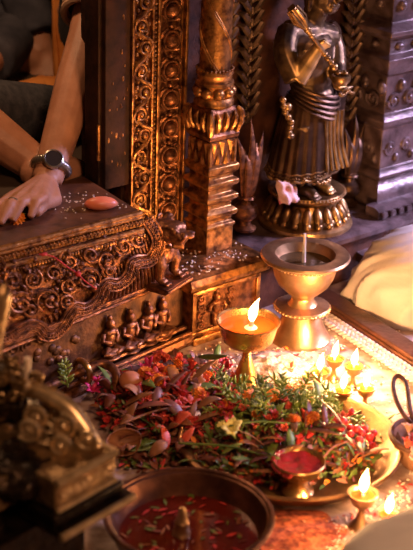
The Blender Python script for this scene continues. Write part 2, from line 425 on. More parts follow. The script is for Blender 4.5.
# ------------------------------------------------------------------ lower panel with four small seated figures
P0, P1 = Vector((-.62, -.062, 0)), Vector((.0, .026, 0))
pd = (P1-P0).normalized(); pn = Vector((pd.y, -pd.x, 0))
pan = thing('figure_panel', 'low copper panel under the ledge with a row of four small seated figures', 'panel', (-.25, .03, 0))
b = MB()
def pnl(x, h, z): return P0+pd*x+pn*h+Vector((0, 0, z))
L_ = (P1-P0).length
vs = [pnl(x, h, z) for x in (0, L_) for h in (0, -.09) for z in (0, .143)]
b.add(vs, [(0, 1, 3, 2), (4, 6, 7, 5), (0, 4, 5, 1), (2, 3, 7, 6), (0, 2, 6, 4), (1, 5, 7, 3)])
b.obj('back_plate', M['darkcopper'], pan)
b = MB()
def prun(h, z, r): b.tube([pnl(x*L_/10, h, z) for x in range(11)], r, 8)
for hh, zz, rr in ((.022, .012, .013), (.026, .027, .005), (.012, .034, .005), (.003, .138, .004)): prun(hh, zz, rr)
b.obj('base_moulding', M['copper'], pan)
def px_on_panel(px, py):             # shrine point on the panel face seen at a pixel
    d = (FI.to_3x3() @ ray(px, py)); c = FI @ Vector((0, 0, CH)); k = (P0-c).dot(pn)/d.dot(pn); return c+d*k
def seated(parent, c, hgt, facing, m, name='relief_figure'):
    b = MB(); s_ = hgt/.078; Zc = Vector(c)
    side = Vector((-facing.y, facing.x, 0))
    def q(a, f, z): return Zc+side*a*s_+facing*f*s_+Vector((0, 0, z*s_))
    b.ell(q(0, .004, .008), (.02*s_, .014*s_, .009*s_))
    b.ell(q(0, 0, .034), (.0115*s_, .010*s_, .019*s_)); b.ell(q(0, .001, .047), (.0145*s_, .009*s_, .008*s_))
    b.ell(q(0, .003, .063), (.0088*s_, .0085*s_, .0105*s_)); b.ell(q(0, .001, .075), (.005*s_, .005*s_, .006*s_))
    for sg in (-1, 1):
        b.tube([q(sg*.014, 0, .048), q(sg*.019, .003, .034), q(sg*.006, .012, .030)], [.0048*s_, .0042*s_, .0036*s_], 8)
        b.tube([q(sg*.006, .004, .014), q(sg*.022, .012, .010), q(sg*.0, .016, .007)], [.0075*s_, .0065*s_, .005*s_], 8)
    b.ell(q(0, .002, -.004), (.022*s_, .016*s_, .005*s_))
    return b.obj(name, m, parent, smooth=180)
for px, py in ((107, 354), (127, 347), (145, 339), (159, 334)):
    c = px_on_panel(px, py); seated(pan, c+pn*.006, .080, pn, M['copper'])
b = MB()
for k in range(14):                  # worn foliage relief further along the panel
    c = px_on_panel(rnd.uniform(36, 78), rnd.uniform(338, 362)); b.ell(c, (.009, .006, .008), seg=8, ring=6)
for k in range(7):
    c = px_on_panel(-30+14*k, 366-5.6*k); b.tube(spiral(c+pn*.003, pd, ZF, .014, .003, 1.4, k, 18, 1 if k % 2 else -1), .0024, 6)
b.obj('foliage_relief', M['darkcopper'], pan)

# ------------------------------------------------------------------ corner block, slab, plinth
blk = thing('relief_block', 'gilded block with a standing relief figure, behind the goblet lamp', 'block', (.08, 0, 0))
b = MB(); b.box(.0, .175, .0, .19, 0, .116); b.obj('body', M['copper'], blk)
b = MB()
for x0, x1, z0, z1 in ((.0, .175, 0, .016), (.0, .175, .016, .026), (.0, .010, .026, .112), (.165, .175, .026, .112), (.0, .175, .104, .114)):
    b.box(x0, x1, -.012 if z0 == 0 else -.006, .004, z0, z1, .002)
b.obj('frame', M['gold'], blk)
b = MB()
for sx in (.022, .098):
    b = MB()
    for k in range(4): b.tube(spiral((sx, -.004, .038+.019*k), XF, ZF, .0095, .002, 1.3, k*1.3, 18, 1 if k % 2 else -1), .0024, 6)
    for k in range(26): b.ell((sx+rnd.uniform(-.011, .014), -.001, rnd.uniform(.03, .10)), (rnd.uniform(.002, .004), .003, rnd.uniform(.002, .004)), seg=6, ring=4)
    b.obj('scroll_relief', M['copper'], blk)

b = MB(); c = Vector((.062, -.006, .030))
b.ell(c+Vector((0, 0, .060)), (.0085, .0075, .010)); b.ell(c+Vector((0, 0, .040)), (.0105, .007, .015)); b.ell(c+Vector((0, 0, .049)), (.015, .007, .006))
for sg in (-1, 1):
    b.tube([c+Vector((sg*.005, 0, .03)), c+Vector((sg*.008, -.002, .014)), c+Vector((sg*.006, -.001, 0))], [.006, .005, .004], 8)
    b.tube([c+Vector((sg*.014, 0, .049)), c+Vector((sg*.021, -.002, .038)), c+Vector((sg*.014, -.004, .03))], [.0042, .0036, .003], 8)
b.ell(c+Vector((0, .002, .074)), (.006, .005, .007))
b.obj('relief_figure', M['copper'], blk, smooth=180)
b = MB(); b.prism([(.20, .116), (.0, .116), (-.013, .120), (-.017, .130), (-.012, .142), (-.002, .146), (.03, .146), (.20, .146)], -.012, .19)
single(b.obj('stone_slab', M['gold'], smooth=30), (.09, .05, .116), True, 'gilded slab with a rounded front edge carrying the column', 'slab')
b = MB(); b.box(-.20, .0, .055, .19, 0, .146, .002)
single(b.obj('step_block', M['darkcopper']), (-.1, .1, 0), True, 'dark copper step behind the guardian lion', 'step')
pl = thing('shrine_plinth', 'dark plinth with a moulded edge under the standing statue', 'plinth', (.6, .1, 0))
b = MB(); b.box(.19, 1.6, .045, .199, 0, .105); b.obj('body', M['wallm'], pl)
b = MB(); b.prism([(.199, .100), (.03, .100), (.018, .106), (.018, .116), (.03, .122), (.199, .122)], .19, 1.6); b.obj('top_slab', M['pillar'], pl)
b = MB(); b.prism([(.012, .04), (.045, .04), (.045, .062), (.02, .058)], .5, 1.6)
b.prism([(.085, .122), (.045, .122), (.045, .140), (.055, .146), (.085, .146)], .56, 1.6)
for k in range(36): b.box(.565+.026*k, .581+.026*k, .036, .046, .126, .139, .002)
b.obj('dentil_moulding', M['pillar'], pl)

# ------------------------------------------------------------------ door post, carved strips
post = thing('wooden_post', 'dark wooden post of the shrine opening, between arm and carved gilt strip', 'post', (-.09, .18, .3))
b = MB(); b.box(-.100, -.042, .148, .205, .30, 1.5, .003); b.obj('post_body', M['wood'], post)
b = MB(); b.box(-.108, -.098, .160, .205, .30, 1.5, .002); b.obj('inner_jamb', M['wood'], post)
b = MB(); b.tube([(-.1085, .158, .36), (-.1085, .158, .43)], .0035, 8); b.obj('hinge_pin', M['gold'], post)
b = MB()
for k in range(34):
    x, z = rnd.uniform(-.095, -.05), rnd.uniform(.34, .75); b.ell((x, .1475, z), (rnd.uniform(.001, .003), .0012, rnd.uniform(.002, .006)), seg=6, ring=4)
b.obj('gilt_remains', M['gold'], post)['label'] = 'flecks of gilding left on the dark wood'
stp = thing('scroll_pilaster', 'gilt upright strip carved with curling vine scrolls, right of the dark post', 'pilaster', (-.013, .15, .14))
b = MB(); b.box(-.042, .016, .15, .20, .142, 1.5); b.obj('back_plate', M['copper'], stp)
b = MB()
for x in (-.0405, .006): b.box(x-.0025, x+.0025, .141, .152, .142, 1.5, .001)
for k in range(150): b.ell((.0125, .146, .145+.009*k), .0040, seg=6, ring=4)
b.obj('edge_beading', M['gold'], stp)
b = MB(); cx0 = -.0175; z = .16; k = 0
while z < 1.3:
    sg = 1 if k % 2 else -1
    c = Vector((cx0+sg*.004, .144, z+.02))
    pts = spiral(c, XF, ZF, .0175, .003, 1.75, -PI/2, 26, sg)
    b.tube([p+Vector((0, -.005*i/26, 0)) for i, p in enumerate(pts)], [.0034-.0012*i/26 for i in range(27)], 6)
    b.ell(c+Vector((0, -.004, 0)), .005, seg=8, ring=6)
    for j in range(7):
        a = j*2*PI/7+k; b.ell(c+Vector((.0200*math.cos(a)*.95, .001, .0200*math.sin(a))), (.0042, .0036, .0046), seg=6, ring=5)
    b.tube(arc([c+Vector((sg*.0175, .001, -.008)), c+Vector((sg*.014, -.004, .012)), c+Vector((-sg*.006, -.003, .024)), c+Vector((-sg*.015, .001, .034))], 12), .0038, 6)
    for j in range(4): b.ell((cx0+rnd.uniform(-.019, .019), .148, z+rnd.uniform(-.005, .045)), rnd.uniform(.003, .005), seg=6, ring=5)
    z += .043; k += 1
b.obj('vine_scroll', M['gold'], stp)
bst = thing('boss_pilaster', 'gilt upright strip of big round bosses, left of the spiral column', 'pilaster', (.055, .15, .14))
b = MB(); b.box(.019, .092, .155, .20, .142, 1.5); b.obj('back_plate', M['copper'], bst)
b = MB()
for x in (.0215, .0885): b.box(x-.003, x+.003, .143, .157, .142, 1.5, .001)
for x in (.029, .081): b.tube([(x, .152, .142), (x, .152, 1.5)], .0022, 6)
b.obj('edge_fillets', M['gold'], bst)
b = MB(); k = 0; z = .165
while z < 1.3:
    c = Vector((.055, .151, z)); b.ell(c, (.0155, .014, .0135), seg=14, ring=8)
    b.tube([c+Vector((.019*math.cos(a), -.002, .018*math.sin(a))) for a in [2*PI*i/18 for i in range(18)]], .0028, 6, closed=True)
    for sg in (-1, 1):
        b.tube([c+Vector((sg*.006, 0, .021)), c+Vector((sg*.014, -.004, .025)), c+Vector((sg*.022, -.002, .018)), c+Vector((sg*.023, 0, .008))], [.002, .0042, .0042, .0015], 6)
        b.tube([c+Vector((sg*.006, 0, -.019)), c+Vector((sg*.016, -.003, -.018)), c+Vector((sg*.023, 0, -.006))], [.002, .0038, .0015], 6)
    b.ell(c+Vector((0, -.001, .028)), (.006, .005, .0045), seg=8, ring=5)
    z += .058
b.obj('boss_relief', M['copper'], bst)

# ------------------------------------------------------------------ spiral column
cc = Vector((.126, .103, 0))
colm = thing('spiral_column', 'gilt column with a spiral shaft, ring of beads and stacked square base', 'column', (.126, .103, .146))
b = MB(); b.lathe([(.0305, .512), (.0305, 1.5)], cc, 32)
for st in range(3):
    n = 90; b.tube([cc+Vector((.0305*math.cos(a), .0305*math.sin(a), z)) for a, z in [(st*2*PI/3-3.2*2*PI*i/n, .515+.95*i/n) for i in range(n+1)]], .0026, 6)
    b.tube([cc+Vector((.0303*math.cos(a), .0303*math.sin(a), z)) for a, z in [(st*2*PI/3+.16-3.2*2*PI*i/n, .515+.95*i/n) for i in range(n+1)]], .0016, 6)
b.obj('shaft', M['gold'], colm)
b = MB(); b.lathe([(.0305, .520), (.036, .516), (.037, .510), (.034, .506), (.034, .497), (.038, .494), (.0385, .489), (.035, .485), (.033, .465), (.036, .461), (.0395, .455), (.0395, .449), (.035, .444)], cc, 40)
for i in range(28): b.ell(cc+Vector((.0345*math.cos(2*PI*i/28), .0345*math.sin(2*PI*i/28), .5185)), .0035, seg=6, ring=4)
b.obj('rings', M['gold'], colm)
b = MB()
for i in range(9):
    a = 2*PI*i/9-.6; b.ell(cc+Vector((.0315*math.cos(a), .0315*math.sin(a), .474)), (.0125, .0125, .0115), seg=12, ring=8)
b.obj('bead_ring', M['gold'], colm, smooth=180)
# square leaf capital
b = MB(); b.sq([(.030, .380), (.036, .384), (.038, .392), (.034, .398), (.033, .420), (.038, .430), (.036, .440), (.030, .446)], cc)
b.obj('capital_block', M['copper'], colm)
b = MB()
for sx, sy in ((-1, -1), (1, -1), (1, 1), (-1, 1)):
    d = Vector((sx, sy, 0)).normalized(); p = cc+Vector((sx*.033, sy*.033, 0))
    b.tube([p+Vector((0, 0, .395)), p+d*.006+Vector((0, 0, .415)), p+d*.007+Vector((0, 0, .432)), p+d*.002+Vector((0, 0, .446))], [.006, .0085, .0065, .0015], 8)
    b.tube([p+Vector((0, 0, .444)), p+d*.009+Vector((0, 0, .436)), p+d*.014+Vector((0, 0, .424))], [.004, .005, .002], 8)
for k in range(4):
    rot = Matrix.Rotation(k*PI/2, 3, 'Z')
    for j in (-1, 0, 1):
        q = lambda x, y, z: cc+rot @ Vector((x, y, 0))+Vector((0, 0, z))
        b.tube([q(j*.017, -.034, .400), q(j*.019, -.041, .416), q(j*.021, -.043, .430), q(j*.022, -.038, .440)], [.004, .0068, .005, .001], 8)
b.obj('capital_leaves', M['gold'], colm)
b = MB(); b.sq([(.031, .325), (.031, .378)], cc)
b.obj('neck_block', M['copper'], colm)
b = MB()
for k in range(4):                   # pointed pendant leaves on each face
    rot = Matrix.Rotation(k*PI/2, 3, 'Z')
    def q(x, y, z): return cc+rot @ Vector((x, y, 0))+Vector((0, 0, z))
    for j in (-1, 0, 1):
        x = j*.021; vs = [q(x-.010, -.0325, .380), q(x+.010, -.0325, .380), q(x, -.033, .346), q(x, -.038, .376)]
        b.add(vs, [(0, 3, 2), (3, 1, 2), (0, 1, 3)])
    for j in (-.5, .5):
        x = j*.021; vs = [q(x-.009, -.0325, .330), q(x+.009, -.0325, .330), q(x, -.033, .358), q(x, -.037, .334)]
        b.add(vs, [(0, 2, 3), (3, 2, 1), (0, 3, 1)])
for sx, sy in ((-1, -1), (1, -1), (1, 1), (-1, 1)): b.tube([cc+Vector((sx*.031, sy*.031, .325)), cc+Vector((sx*.031, sy*.031, .378))], .0045, 6)
b.obj('pendant_leaves', M['gold'], colm)
b = MB()
prof = [(.034, .146), (.034, .196), (.037, .199), (.037, .204), (.031, .208), (.031, .216), (.039, .222), (.040, .231), (.036, .235), (.030, .239), (.030, .248), (.036, .252), (.040, .257), (.040, .265), (.031, .270), (.031, .280), (.038, .285), (.0405, .289), (.0405, .296), (.031, .301), (.031, .309), (.038, .314), (.040, .322), (.040, .328), (.032, .333)]
b.sq(prof, cc); o_ = b.obj('stacked_base', M['gold'], colm, smooth=25)
bv = o_.modifiers.new('bevel', 'BEVEL'); bv.width = .0016; bv.segments = 2

# ------------------------------------------------------------------ leaf borders on the back wall
def leaf_border(x, z0, z1, label, m):
    b = MB(); b.tube([(x, .196, z0), (x, .194, z1)], .006, 8); b.ell((x, .197, z0), (.02, .008, .012))
    z = z0+.012
    while z < z1:
        for sg in (-1, 1):
            b.tube([(x+sg*.003, .195, z-.012), (x+sg*.013, .184, z+.006), (x+sg*.024, .184, z+.020), (x+sg*.031, .194, z+.023)], [.003, .0075, .0070, .0015], 7)
        b.ell((x, .188, z), (.0055, .006, .009), seg=8, ring=5)
        z += .0245
    return single(b.obj('leaf_border', m), (x, .2, z0), True, label, 'relief')
leaf_border(.290, .36, 1.15, 'upright feathered leaf relief on the wall left of the statue', M['leafm'])
leaf_border(.222, .48, 1.15, 'narrow feathered leaf relief close beside the spiral column', M['leafm'])
leaf_border(.582, .30, 1.15, 'upright feathered leaf relief on the wall right of the statue', M['leafm'])

# ------------------------------------------------------------------ leaf vases
def leaf_vase(c, label, m, hgt=.20, spread=.034):
    v = thing('leaf_vase', label, 'vase', c); c = Vector(c)
    b = MB(); b.lathe([(0, 0), (.022, 0), (.024, .006), (.014, .012), (.012, .02), (.024, .030), (.028, .042), (.024, .054), (.013, .060), (.012, .066), (.020, .072), (.018, .076), (.006, .076)], c, 28)
    b.obj('vase_body', m, v)
    for k, (a, s_) in enumerate(((-1, 1), (1, 1), (0, 1.22), (-.45, .8), (.5, .84))):
        b = MB(); h = hgt*s_*.62
        pts = [c+Vector((a*.006, -.002*k, .07)), c+Vector((a*.013, -.006-.002*k, .07+h*.35)), c+Vector((a*spread*.62, -.008-.002*k, .07+h*.7)), c+Vector((a*spread, -.004, .07+h))]
        pts = arc(pts, 12); n = len(pts)
        b.tube(pts, [.0105*math.sin(PI*(.24+.76*i/(n-1)))+.0004 for i in range(n)], 8, flat=.5, up0=(0, 1, 0))
        b.obj('leaf', m, v)
    return v
leaf_vase((Dp(245, 222, .14).x,   .14, .140), 'slender vase of tall pointed metal leaves between the spiral column and statue', M['copper'], .23, .036)
leaf_vase((Dp(348, 196, .15).x, .15, .122), 'slender vase of tall pointed metal leaves right of the statue', M['bronze'], .19, .03)

# ------------------------------------------------------------------ right pillar
pil = thing('stone_pillar', 'grey violet-lit carved pillar with stacked mouldings at right edge', 'pillar', (.72, .2, .122))
pc = Vector((.725, .215, 0)); H_ = .118
b = MB(); b.sq([(.125, .122), (.132, .128), (.135, .145), (.131, .165), (.122, .175), (.112, .19)], pc); o_ = b.obj('bulged_base', M['pillar'], pil, smooth=60)
b = MB(); b.sq([(.112, .185), (.120, .19), (.124, .198), (.118, .205), (.108, .21), (.106, .30), (.110, .305), (.116, .312), (.120, .322), (.114, .33), (.104, .336), (.104, .42), (.116, .428), (.122, .440), (.128, .455), (.128, .465), (.112, .472), (.108, .50), (.120, .508), (.132, .516), (.132, .526), (.112, .534), (.106, .54), (.106, 1.5)], pc)
o_ = b.obj('shaft', M['pillar'], pil, smooth=25); bv = o_.modifiers.new('bevel', 'BEVEL'); bv.width = .002; bv.segments = 2
b = MB()
for k in range(4):
    rot = Matrix.Rotation(k*PI/2, 3, 'Z')
    def q(x, y, z): return pc+rot @ Vector((x, y, 0))+Vector((0, 0, z))
    for x in (-.08, -.03, .02, .07):
        for z, r_ in ((.365, .020), (.255, .016)):
            ex = rot @ XF; b.tube(spiral(q(x, -.107, z), ex, ZF, r_, .004, 1.6, x*40, 20), .005, 6); b.ell(q(x, -.106, z), .008)
        b.ell(q(x+.022, -.105, .395), (.012, .012, .016)); b.ell(q(x+.02, -.107, .23), (.009, .009, .012))
        b.ell(q(x, -.109, .488), (.014, .01, .009)); 
        b.tube([q(x-.02, -.108, .60), q(x, -.113, .63), q(x+.02, -.108, .60)], .006, 6); b.ell(q(x, -.107, .575), .012)
b.obj('carving', M['pillar'], pil)

# ------------------------------------------------------------------ standing statue
SC = Vector((.42, .13, 0))
st = thing('standing_statue', 'dark bronze standing statue in pleated robe holding a staff and alms bowl, on lotus pedestal', 'statue', (.42, .13, .122))
b = MB(); b.lathe([(0, .122), (.100, .122), (.103, .126), (.102, .133), (.092, .139), (.078, .142), (.070, .150), (.066, .165), (.066, .18), (.072, .186), (.080, .190), (.083, .196), (.080, .202), (.0, .203)], SC, 56)
ped = b.obj('pedestal', M['bronzelt'], st)
b = MB()
for i in range(22):
    a = 2*PI*i/22; d = Vector((math.cos(a), math.sin(a), 0)); rot = Matrix.Rotation(a, 3, 'Z') @ Matrix.Rotation(R(-28), 3, 'Y')
    b.ell(SC+d*.081+Vector((0, 0, .162)), (.0085, .0098, .021), rot, 10, 8)
    b.ell(SC+d*.091+Vector((0, 0, .146)), (.006, .009, .008), rot, 8, 6)
b.obj('lotus_petals', M['bronzelt'], ped, smooth=180)
b = MB()
for i in range(60): b.ell(SC+Vector((.082*math.cos(2*PI*i/60), .082*math.sin(2*PI*i/60), .199)), .0028, seg=6, ring=4)
b.obj('bead_rim', M['bronzelt'], ped)
def D(px, py, d=.13): return Dp(px, py, d)
ft = lambda px, py, d: D(px, py, d)
wa = Vector((.415, .130, .40)); ch = Vector((.400, .130, .50)); nk = Vector((.404, .128, .575)); hd = Vector((.418, .120, .628))
sL, sR = Vector((.338, .128, .552)), Vector((.458, .128, .528))
b = MB()
b.ell(wa, (.054, .045, .05)); b.ell(wa+Vector((-.004, 0, .045)), (.050, .040, .05)); b.ell(ch, (.062, .046, .06)); b.ell(ch+Vector((0, -.012, .022)), (.05, .036, .03))
b.tube([sL, ch+Vector((0, 0, .042)), sR], [.028, .034, .027], 12); b.tube([ch+Vector((0, 0, .04)), nk, hd], [.032, .026, .024], 12)
b.ell(hd, (.034, .040, .046)); b.ell(hd+Vector((.004, -.022, -.026)), (.018, .016, .016)); b.tube([hd+Vector((.003, -.036, .012)), hd+Vector((.004, -.048, -.008)), hd+Vector((.004, -.04, -.012))], [.005, .007, .005], 8)
b.tube([hd+Vector((-.008, -.036, -.022)), hd+Vector((.014, -.036, -.022))], .0045, 8)
for sg in (-1, 1): b.ell(hd+Vector((sg*.036, .004, -.012)), (.006, .010, .026)); b.ell(hd+Vector((sg*.014+.003, -.037, .008)), (.007, .004, .004))
# right arm of the statue: down to the elbow, forearm up across the chest
eL = D(296, 80, .066); hL = D(319, 47, .046)
b.tube(arc([sL+Vector((.0, 0, .005)), D(285, 52, .100), eL], 10), .0245, 12)
b.tube([eL, eL.lerp(hL, .5), hL], [.022, .0185, .013], 12); b.ell(hL, (.014, .011, .015))
eR = D(336, 66, .095); hR = D(340, 86, .052)
b.tube(arc([sR, D(335, 50, .115), eR], 10), .022, 12); b.tube([eR, hR], [.021, .013], 12); b.ell(hR, (.015, .012, .009))
for k in range(4):                   # fingers closing round the staff and under the bowl
    q = hL+Vector((-.008+.006*k, -.008, .010-.004*k)); b.tube([q, q+Vector((.006, -.007, .006)), q+Vector((.012, .000, .006))], .0036, 6)
    q = hR+Vector((-.012+.007*k, -.006, -.002)); b.tube([q, q+Vector((.001, -.012, -.002)), q+Vector((.002, -.019, .006))], .0036, 6)
b.tube([hL+Vector((-.006, -.006, .004)), hL+Vector((.002, -.012, .014))], .0042, 6); b.tube([hR+Vector((-.013, -.006, .002)), hR+Vector((-.012, -.015, .010))], .0042, 6)
# legs and feet
for fx, fy, d in ((313, 191, .072), (328, 184, .082)):
    f = D(fx, fy, d); f.z = .212
    b.tube([Vector((f.x-.006, f.y+.04, .36)), Vector((f.x, f.y+.036, .29)), Vector((f.x, f.y+.036, .225))], [.028, .021, .015], 10)
    b.tube([Vector((f.x, f.y+.040, .214)), Vector((f.x, f.y+.012, .215)), Vector((f.x+.001, f.y-.008, .209))], [.0135, .0135, .010], 10)
    for k in range(5): b.tube([Vector((f.x-.009+.0048*k, f.y-.006, .209)), Vector((f.x-.0105+.0054*k, f.y-.021+abs(k-1)*.002, .2065))], [.004, .0034], 6)
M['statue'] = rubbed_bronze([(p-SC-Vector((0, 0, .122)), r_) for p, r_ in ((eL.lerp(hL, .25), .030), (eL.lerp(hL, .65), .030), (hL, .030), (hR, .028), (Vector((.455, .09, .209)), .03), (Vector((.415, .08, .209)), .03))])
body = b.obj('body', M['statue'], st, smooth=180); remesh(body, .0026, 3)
# robe: pleated skirt flaring to the hem, draped over the hips
b = MB()
def skirt(u, v):
    a = 2*PI*u; z = .256+.160*v
    cxs = .402+(.416-.402)*v; hw = .090-.033*v**.75+.004*math.sin(PI*v); hd_ = .058-.012*v
    front = max(0, -math.sin(a))
    rip = 1+(.020*math.sin(a*23+2.2*v)+.022*math.sin(a*9-1.5))*(1-.6*v)
    zz = z-.012*math.cos(a*1+2.6)*(1-v)+.002*math.sin(a*23)*(1-v)
    return Vector((cxs+hw*math.cos(a)*rip, .130+hd_*math.sin(a)*rip-.012*front*(1-v), zz))
b.grid(skirt, 160, 26)
robe = b.obj('robe', M['bronze'], st, smooth=180); robe.modifiers.new('solid', 'SOLIDIFY').thickness = .003
b = MB()
b.tube([skirt(i/80, .0)+Vector((0, 0, .001)) for i in range(80)], .0032, 6, closed=True)
b.tube([skirt(i/80, .09)*1.0 for i in range(80)], .0018, 6, closed=True)
for i in range(90): b.ell(skirt(i/90, .045), .0026, seg=6, ring=4)
b.obj('hem_border', M['bronzelt'], robe)
b = MB()                             # folds of the waist cloth
for k in range(5):
    z = .388+.008*k
    pts = []
    for i in range(25):
        a = PI+PI*i/24; sag = (.030-.004*k)*math.sin(PI*(i/24)**1.3); pts.append(Vector((.414+.062*math.cos(a), .128+.055*math.sin(a), z+.026*(1-i/24)-sag)))
    b.tube(pts, [.0016+.0026*math.sin(PI*i/24) for i in range(25)], 6)
b.obj('waist_cloth', M['bronze'], robe)
b = MB()                             # front fold hanging straight down
for k in range(5):
    x = .410+.011*k; b.tube(arc([(x, .078-.001*k, .385), (x-.001, .070, .32), (x-.004+.004*k, .058, .262)], 10), .0042, 6)
b.obj('front_fold', M['bronzelt'], robe)
# shawl edge across the shoulder
b = MB()
for k in range(5):
    b.tube(arc([sR+Vector((.004+.004*k, .004, .032-.004*k)), Vector((.478+.004*k, .125, .47)), Vector((.484+.003*k, .118, .40)), Vector((.486, .12, .32))], 14), .008, 6)
b.obj('shawl', M['bronze'], st)
# staff with lotus tip
b = MB(); s0, s1 = D(296, 14, .036), D(332, 64, .034)
dv = (s1-s0); n = 12
b.tube([s0-dv*.12, s0+dv*.05, s0+dv*.28, s0+dv*.32, s0+dv*.4, s1], [.0085, .0115, .0055, .0075, .0042, .0042], 10)
for t, r_ in ((.30, .0075), (.42, .0062), (.80, .0062), (.88, .0075), (.97, .0062)): b.ell(s0+dv*t, r_)
for k in range(6):
    a = 2*PI*k/6; e1 = dv.normalized().orthogonal(); e2 = dv.normalized().cross(e1); w = e1*math.cos(a)+e2*math.sin(a)
    b.tube([s0+dv*.26+w*.004, s0+dv*.10+w*.010, s0-dv*.10+w*.009], [.002, .004, .002], 6)
b.ell(s1+dv*.06, .0085)
b.obj('staff', M['bronzelt'], st)
b = MB(); bc = D(341, 79, .042)
b.lathe([(0, -.013), (.012, -.012), (.018, -.005), (.020, .003), (.019, .008), (.0155, .0095), (.014, .005), (0, .003)], bc, 28); b.obj('alms_bowl', M['bronzelt'], st)
b = MB(); 
for k in range(5): b.ell(bc+Vector((rnd.uniform(-.014, .014), rnd.uniform(-.01, .01), .011)), .006, seg=8, ring=6)
b.obj('bowl_contents', M['bronzelt'], st); b = MB()
for k in range(9): b.ell(hR+Vector((-.018+.0045*k, -.020, -.010-.003*math.sin(k))), .0042, seg=8, ring=6)
b.obj('bracelet', M['bronzelt'], st)
b = MB(); g = arc([D(283, 100, .07), D(285, 112, .07), D(291, 122, .068), D(289, 133, .066)], 14)
b.tube(g, .0042, 6)
for p in g[::2]: b.ell(p, .0072, seg=8, ring=6)
b.ell(D(290, 136, .064), (.011, .008, .007)); b.ell(D(288, 107, .066), (.009, .007, .009))
b.obj('tassel', M['bronzelt'], st)
b = MB(); f = D(326, 178, .062); 
for k in range(11): b.ell(Vector((f.x-.022+.0045*k, .066+.0009*(k-5)**2*.4, .236+.002*math.sin(k*2))), .0052, seg=8, ring=6)
b.obj('anklet', M['bronzelt'], st)
b = MB(); b.ell(hd+Vector((-.002, .010, .014)), (.037, .040, .040)); b.ell(hd+Vector((-.002, .012, .056)), (.017, .017, .017)); b.obj('hair', M['bronze'], st, smooth=180)
# offering cloth beside the feet
b = MB()
oc = D(293, 186, .074); oc.z = .203
def ocf(u, v):
    x = (u-.5)*.052; f = math.sin(u*16+v*3)*.003+math.sin(v*11+u*5)*.003
    return Vector((oc.x+x, oc.y-.004+.018*v+f*.8+.012*(u-.5)**2*4, oc.z+.001+.046*v*(1-.15*u)+abs(f)*.6))
b.grid(ocf, 18, 12); o_ = b.obj('offering_cloth', M['offcloth'], smooth=180); o_.modifiers.new('s', 'SOLIDIFY').thickness = .006
single(o_, oc, True, 'crumpled pink and white cloth tucked at the feet of the statue', 'cloth')

# ------------------------------------------------------------------ guardian lion
LC = Fz(163, 285, .152); LC.y = LC.y+.022
ln = thing('guardian_lion', 'small copper guardian lion sitting at the corner of the carved ledge', 'lion', LC)
b = MB()
fwd = Vector((.35, -1, 0)).normalized(); sd = Vector((fwd.y, -fwd.x, 0))*-1
def q(a, f, z): return LC+sd*a+fwd*f+Vector((0, 0, z+.012))
b.tube([q(0, -.050, .022), q(0, -.028, .042), q(0, 0, .062), q(0, .010, .080)], [.024, .029, .027, .022], 12)
b.ell(q(0, .012, .055), (.022, .020, .026))
for sg in (-1, 1):
    b.tube([q(sg*.018, .012, .062), q(sg*.021, .022, .036), q(sg*.021, .020, .010), q(sg*.021, .030, .004)], [.0125, .0105, .0082, .0085], 10)
    for k in range(3): b.ell(q(sg*.021+(k-1)*.005, .037, .003), (.0034, .0045, .0038), seg=8, ring=6)
    b.ell(q(sg*.026, -.030, .026), (.014, .022, .024)); b.tube([q(sg*.030, -.02, .014), q(sg*.031, .004, .005)], [.010, .008], 8)
b.ell(q(0, .014, .100), (.026, .027, .024)); b.tube([q(0, .026, .100), q(0, .044, .097), q(0, .054, .094)], [.019, .0165, .013], 12)
b.tube([q(-.008, .034, .079), q(0, .046, .077), q(.008, .034, .079)], [.007, .008, .007], 8)
b.ell(q(0, .062, .103), (.0085, .007, .006)); b.ell(q(0, .03, .116), (.02, .014, .008))
for sg in (-1, 1):
    b.ell(q(sg*.012, .040, .112), .0068); b.tube([q(sg*.02, .006, .110), q(sg*.029, .002, .119), q(sg*.031, -.002, .121)], [.010, .009, .004], 8)
    b.tube([q(sg*.005, .055, .109), q(sg*.014, .060, .104), q(sg*.016, .054, .094)], .0038, 6)
b.tube([q(.01, -.05, .02), q(.035, -.06, .04), q(.04, -.045, .08), q(.03, -.04, .10)], [.008, .008, .010, .004], 8)
lb = b.obj('body', M['copper'], ln, smooth=180); remesh(lb, .0021, 3)
b = MB()
for k in range(30):
    a = rnd.uniform(0, 2*PI); z = rnd.uniform(.066, .118); r_ = .031
    p = q(r_*math.cos(a), .0+r_*.8*math.sin(a)-.004, z)
    if (p-LC).dot(fwd) > .020: continue
    b.tube(spiral(p, sd, ZF, .007, .002, 1.2, a, 12), .0028, 6)
b.obj('mane', M['copper'], ln)
b = MB(); 
vs = [q(-.036, -.06, -.014), q(.036, -.06, -.014), q(.036, .044, -.014), q(-.036, .044, -.014)]
b.add(vs+[v+Vector((0, 0, .012)) for v in vs], [(0, 1, 2, 3), (4, 5, 6, 7), (0, 1, 5, 4), (1, 2, 6, 5), (2, 3, 7, 6), (3, 0, 4, 7)])
for i in range(13): b.ell(q(-.034+.0057*i, .045, -.007), .0038, seg=6, ring=5)
for i in range(17): b.ell(q(.037, -.055+.006*i, -.007), .0038, seg=6, ring=5)
b.obj('base', M['copper'], ln)

ln.matrix_world = FM @ Matrix.Translation(LC) @ Matrix.Diagonal((1.18, 1.18, .96, 1))
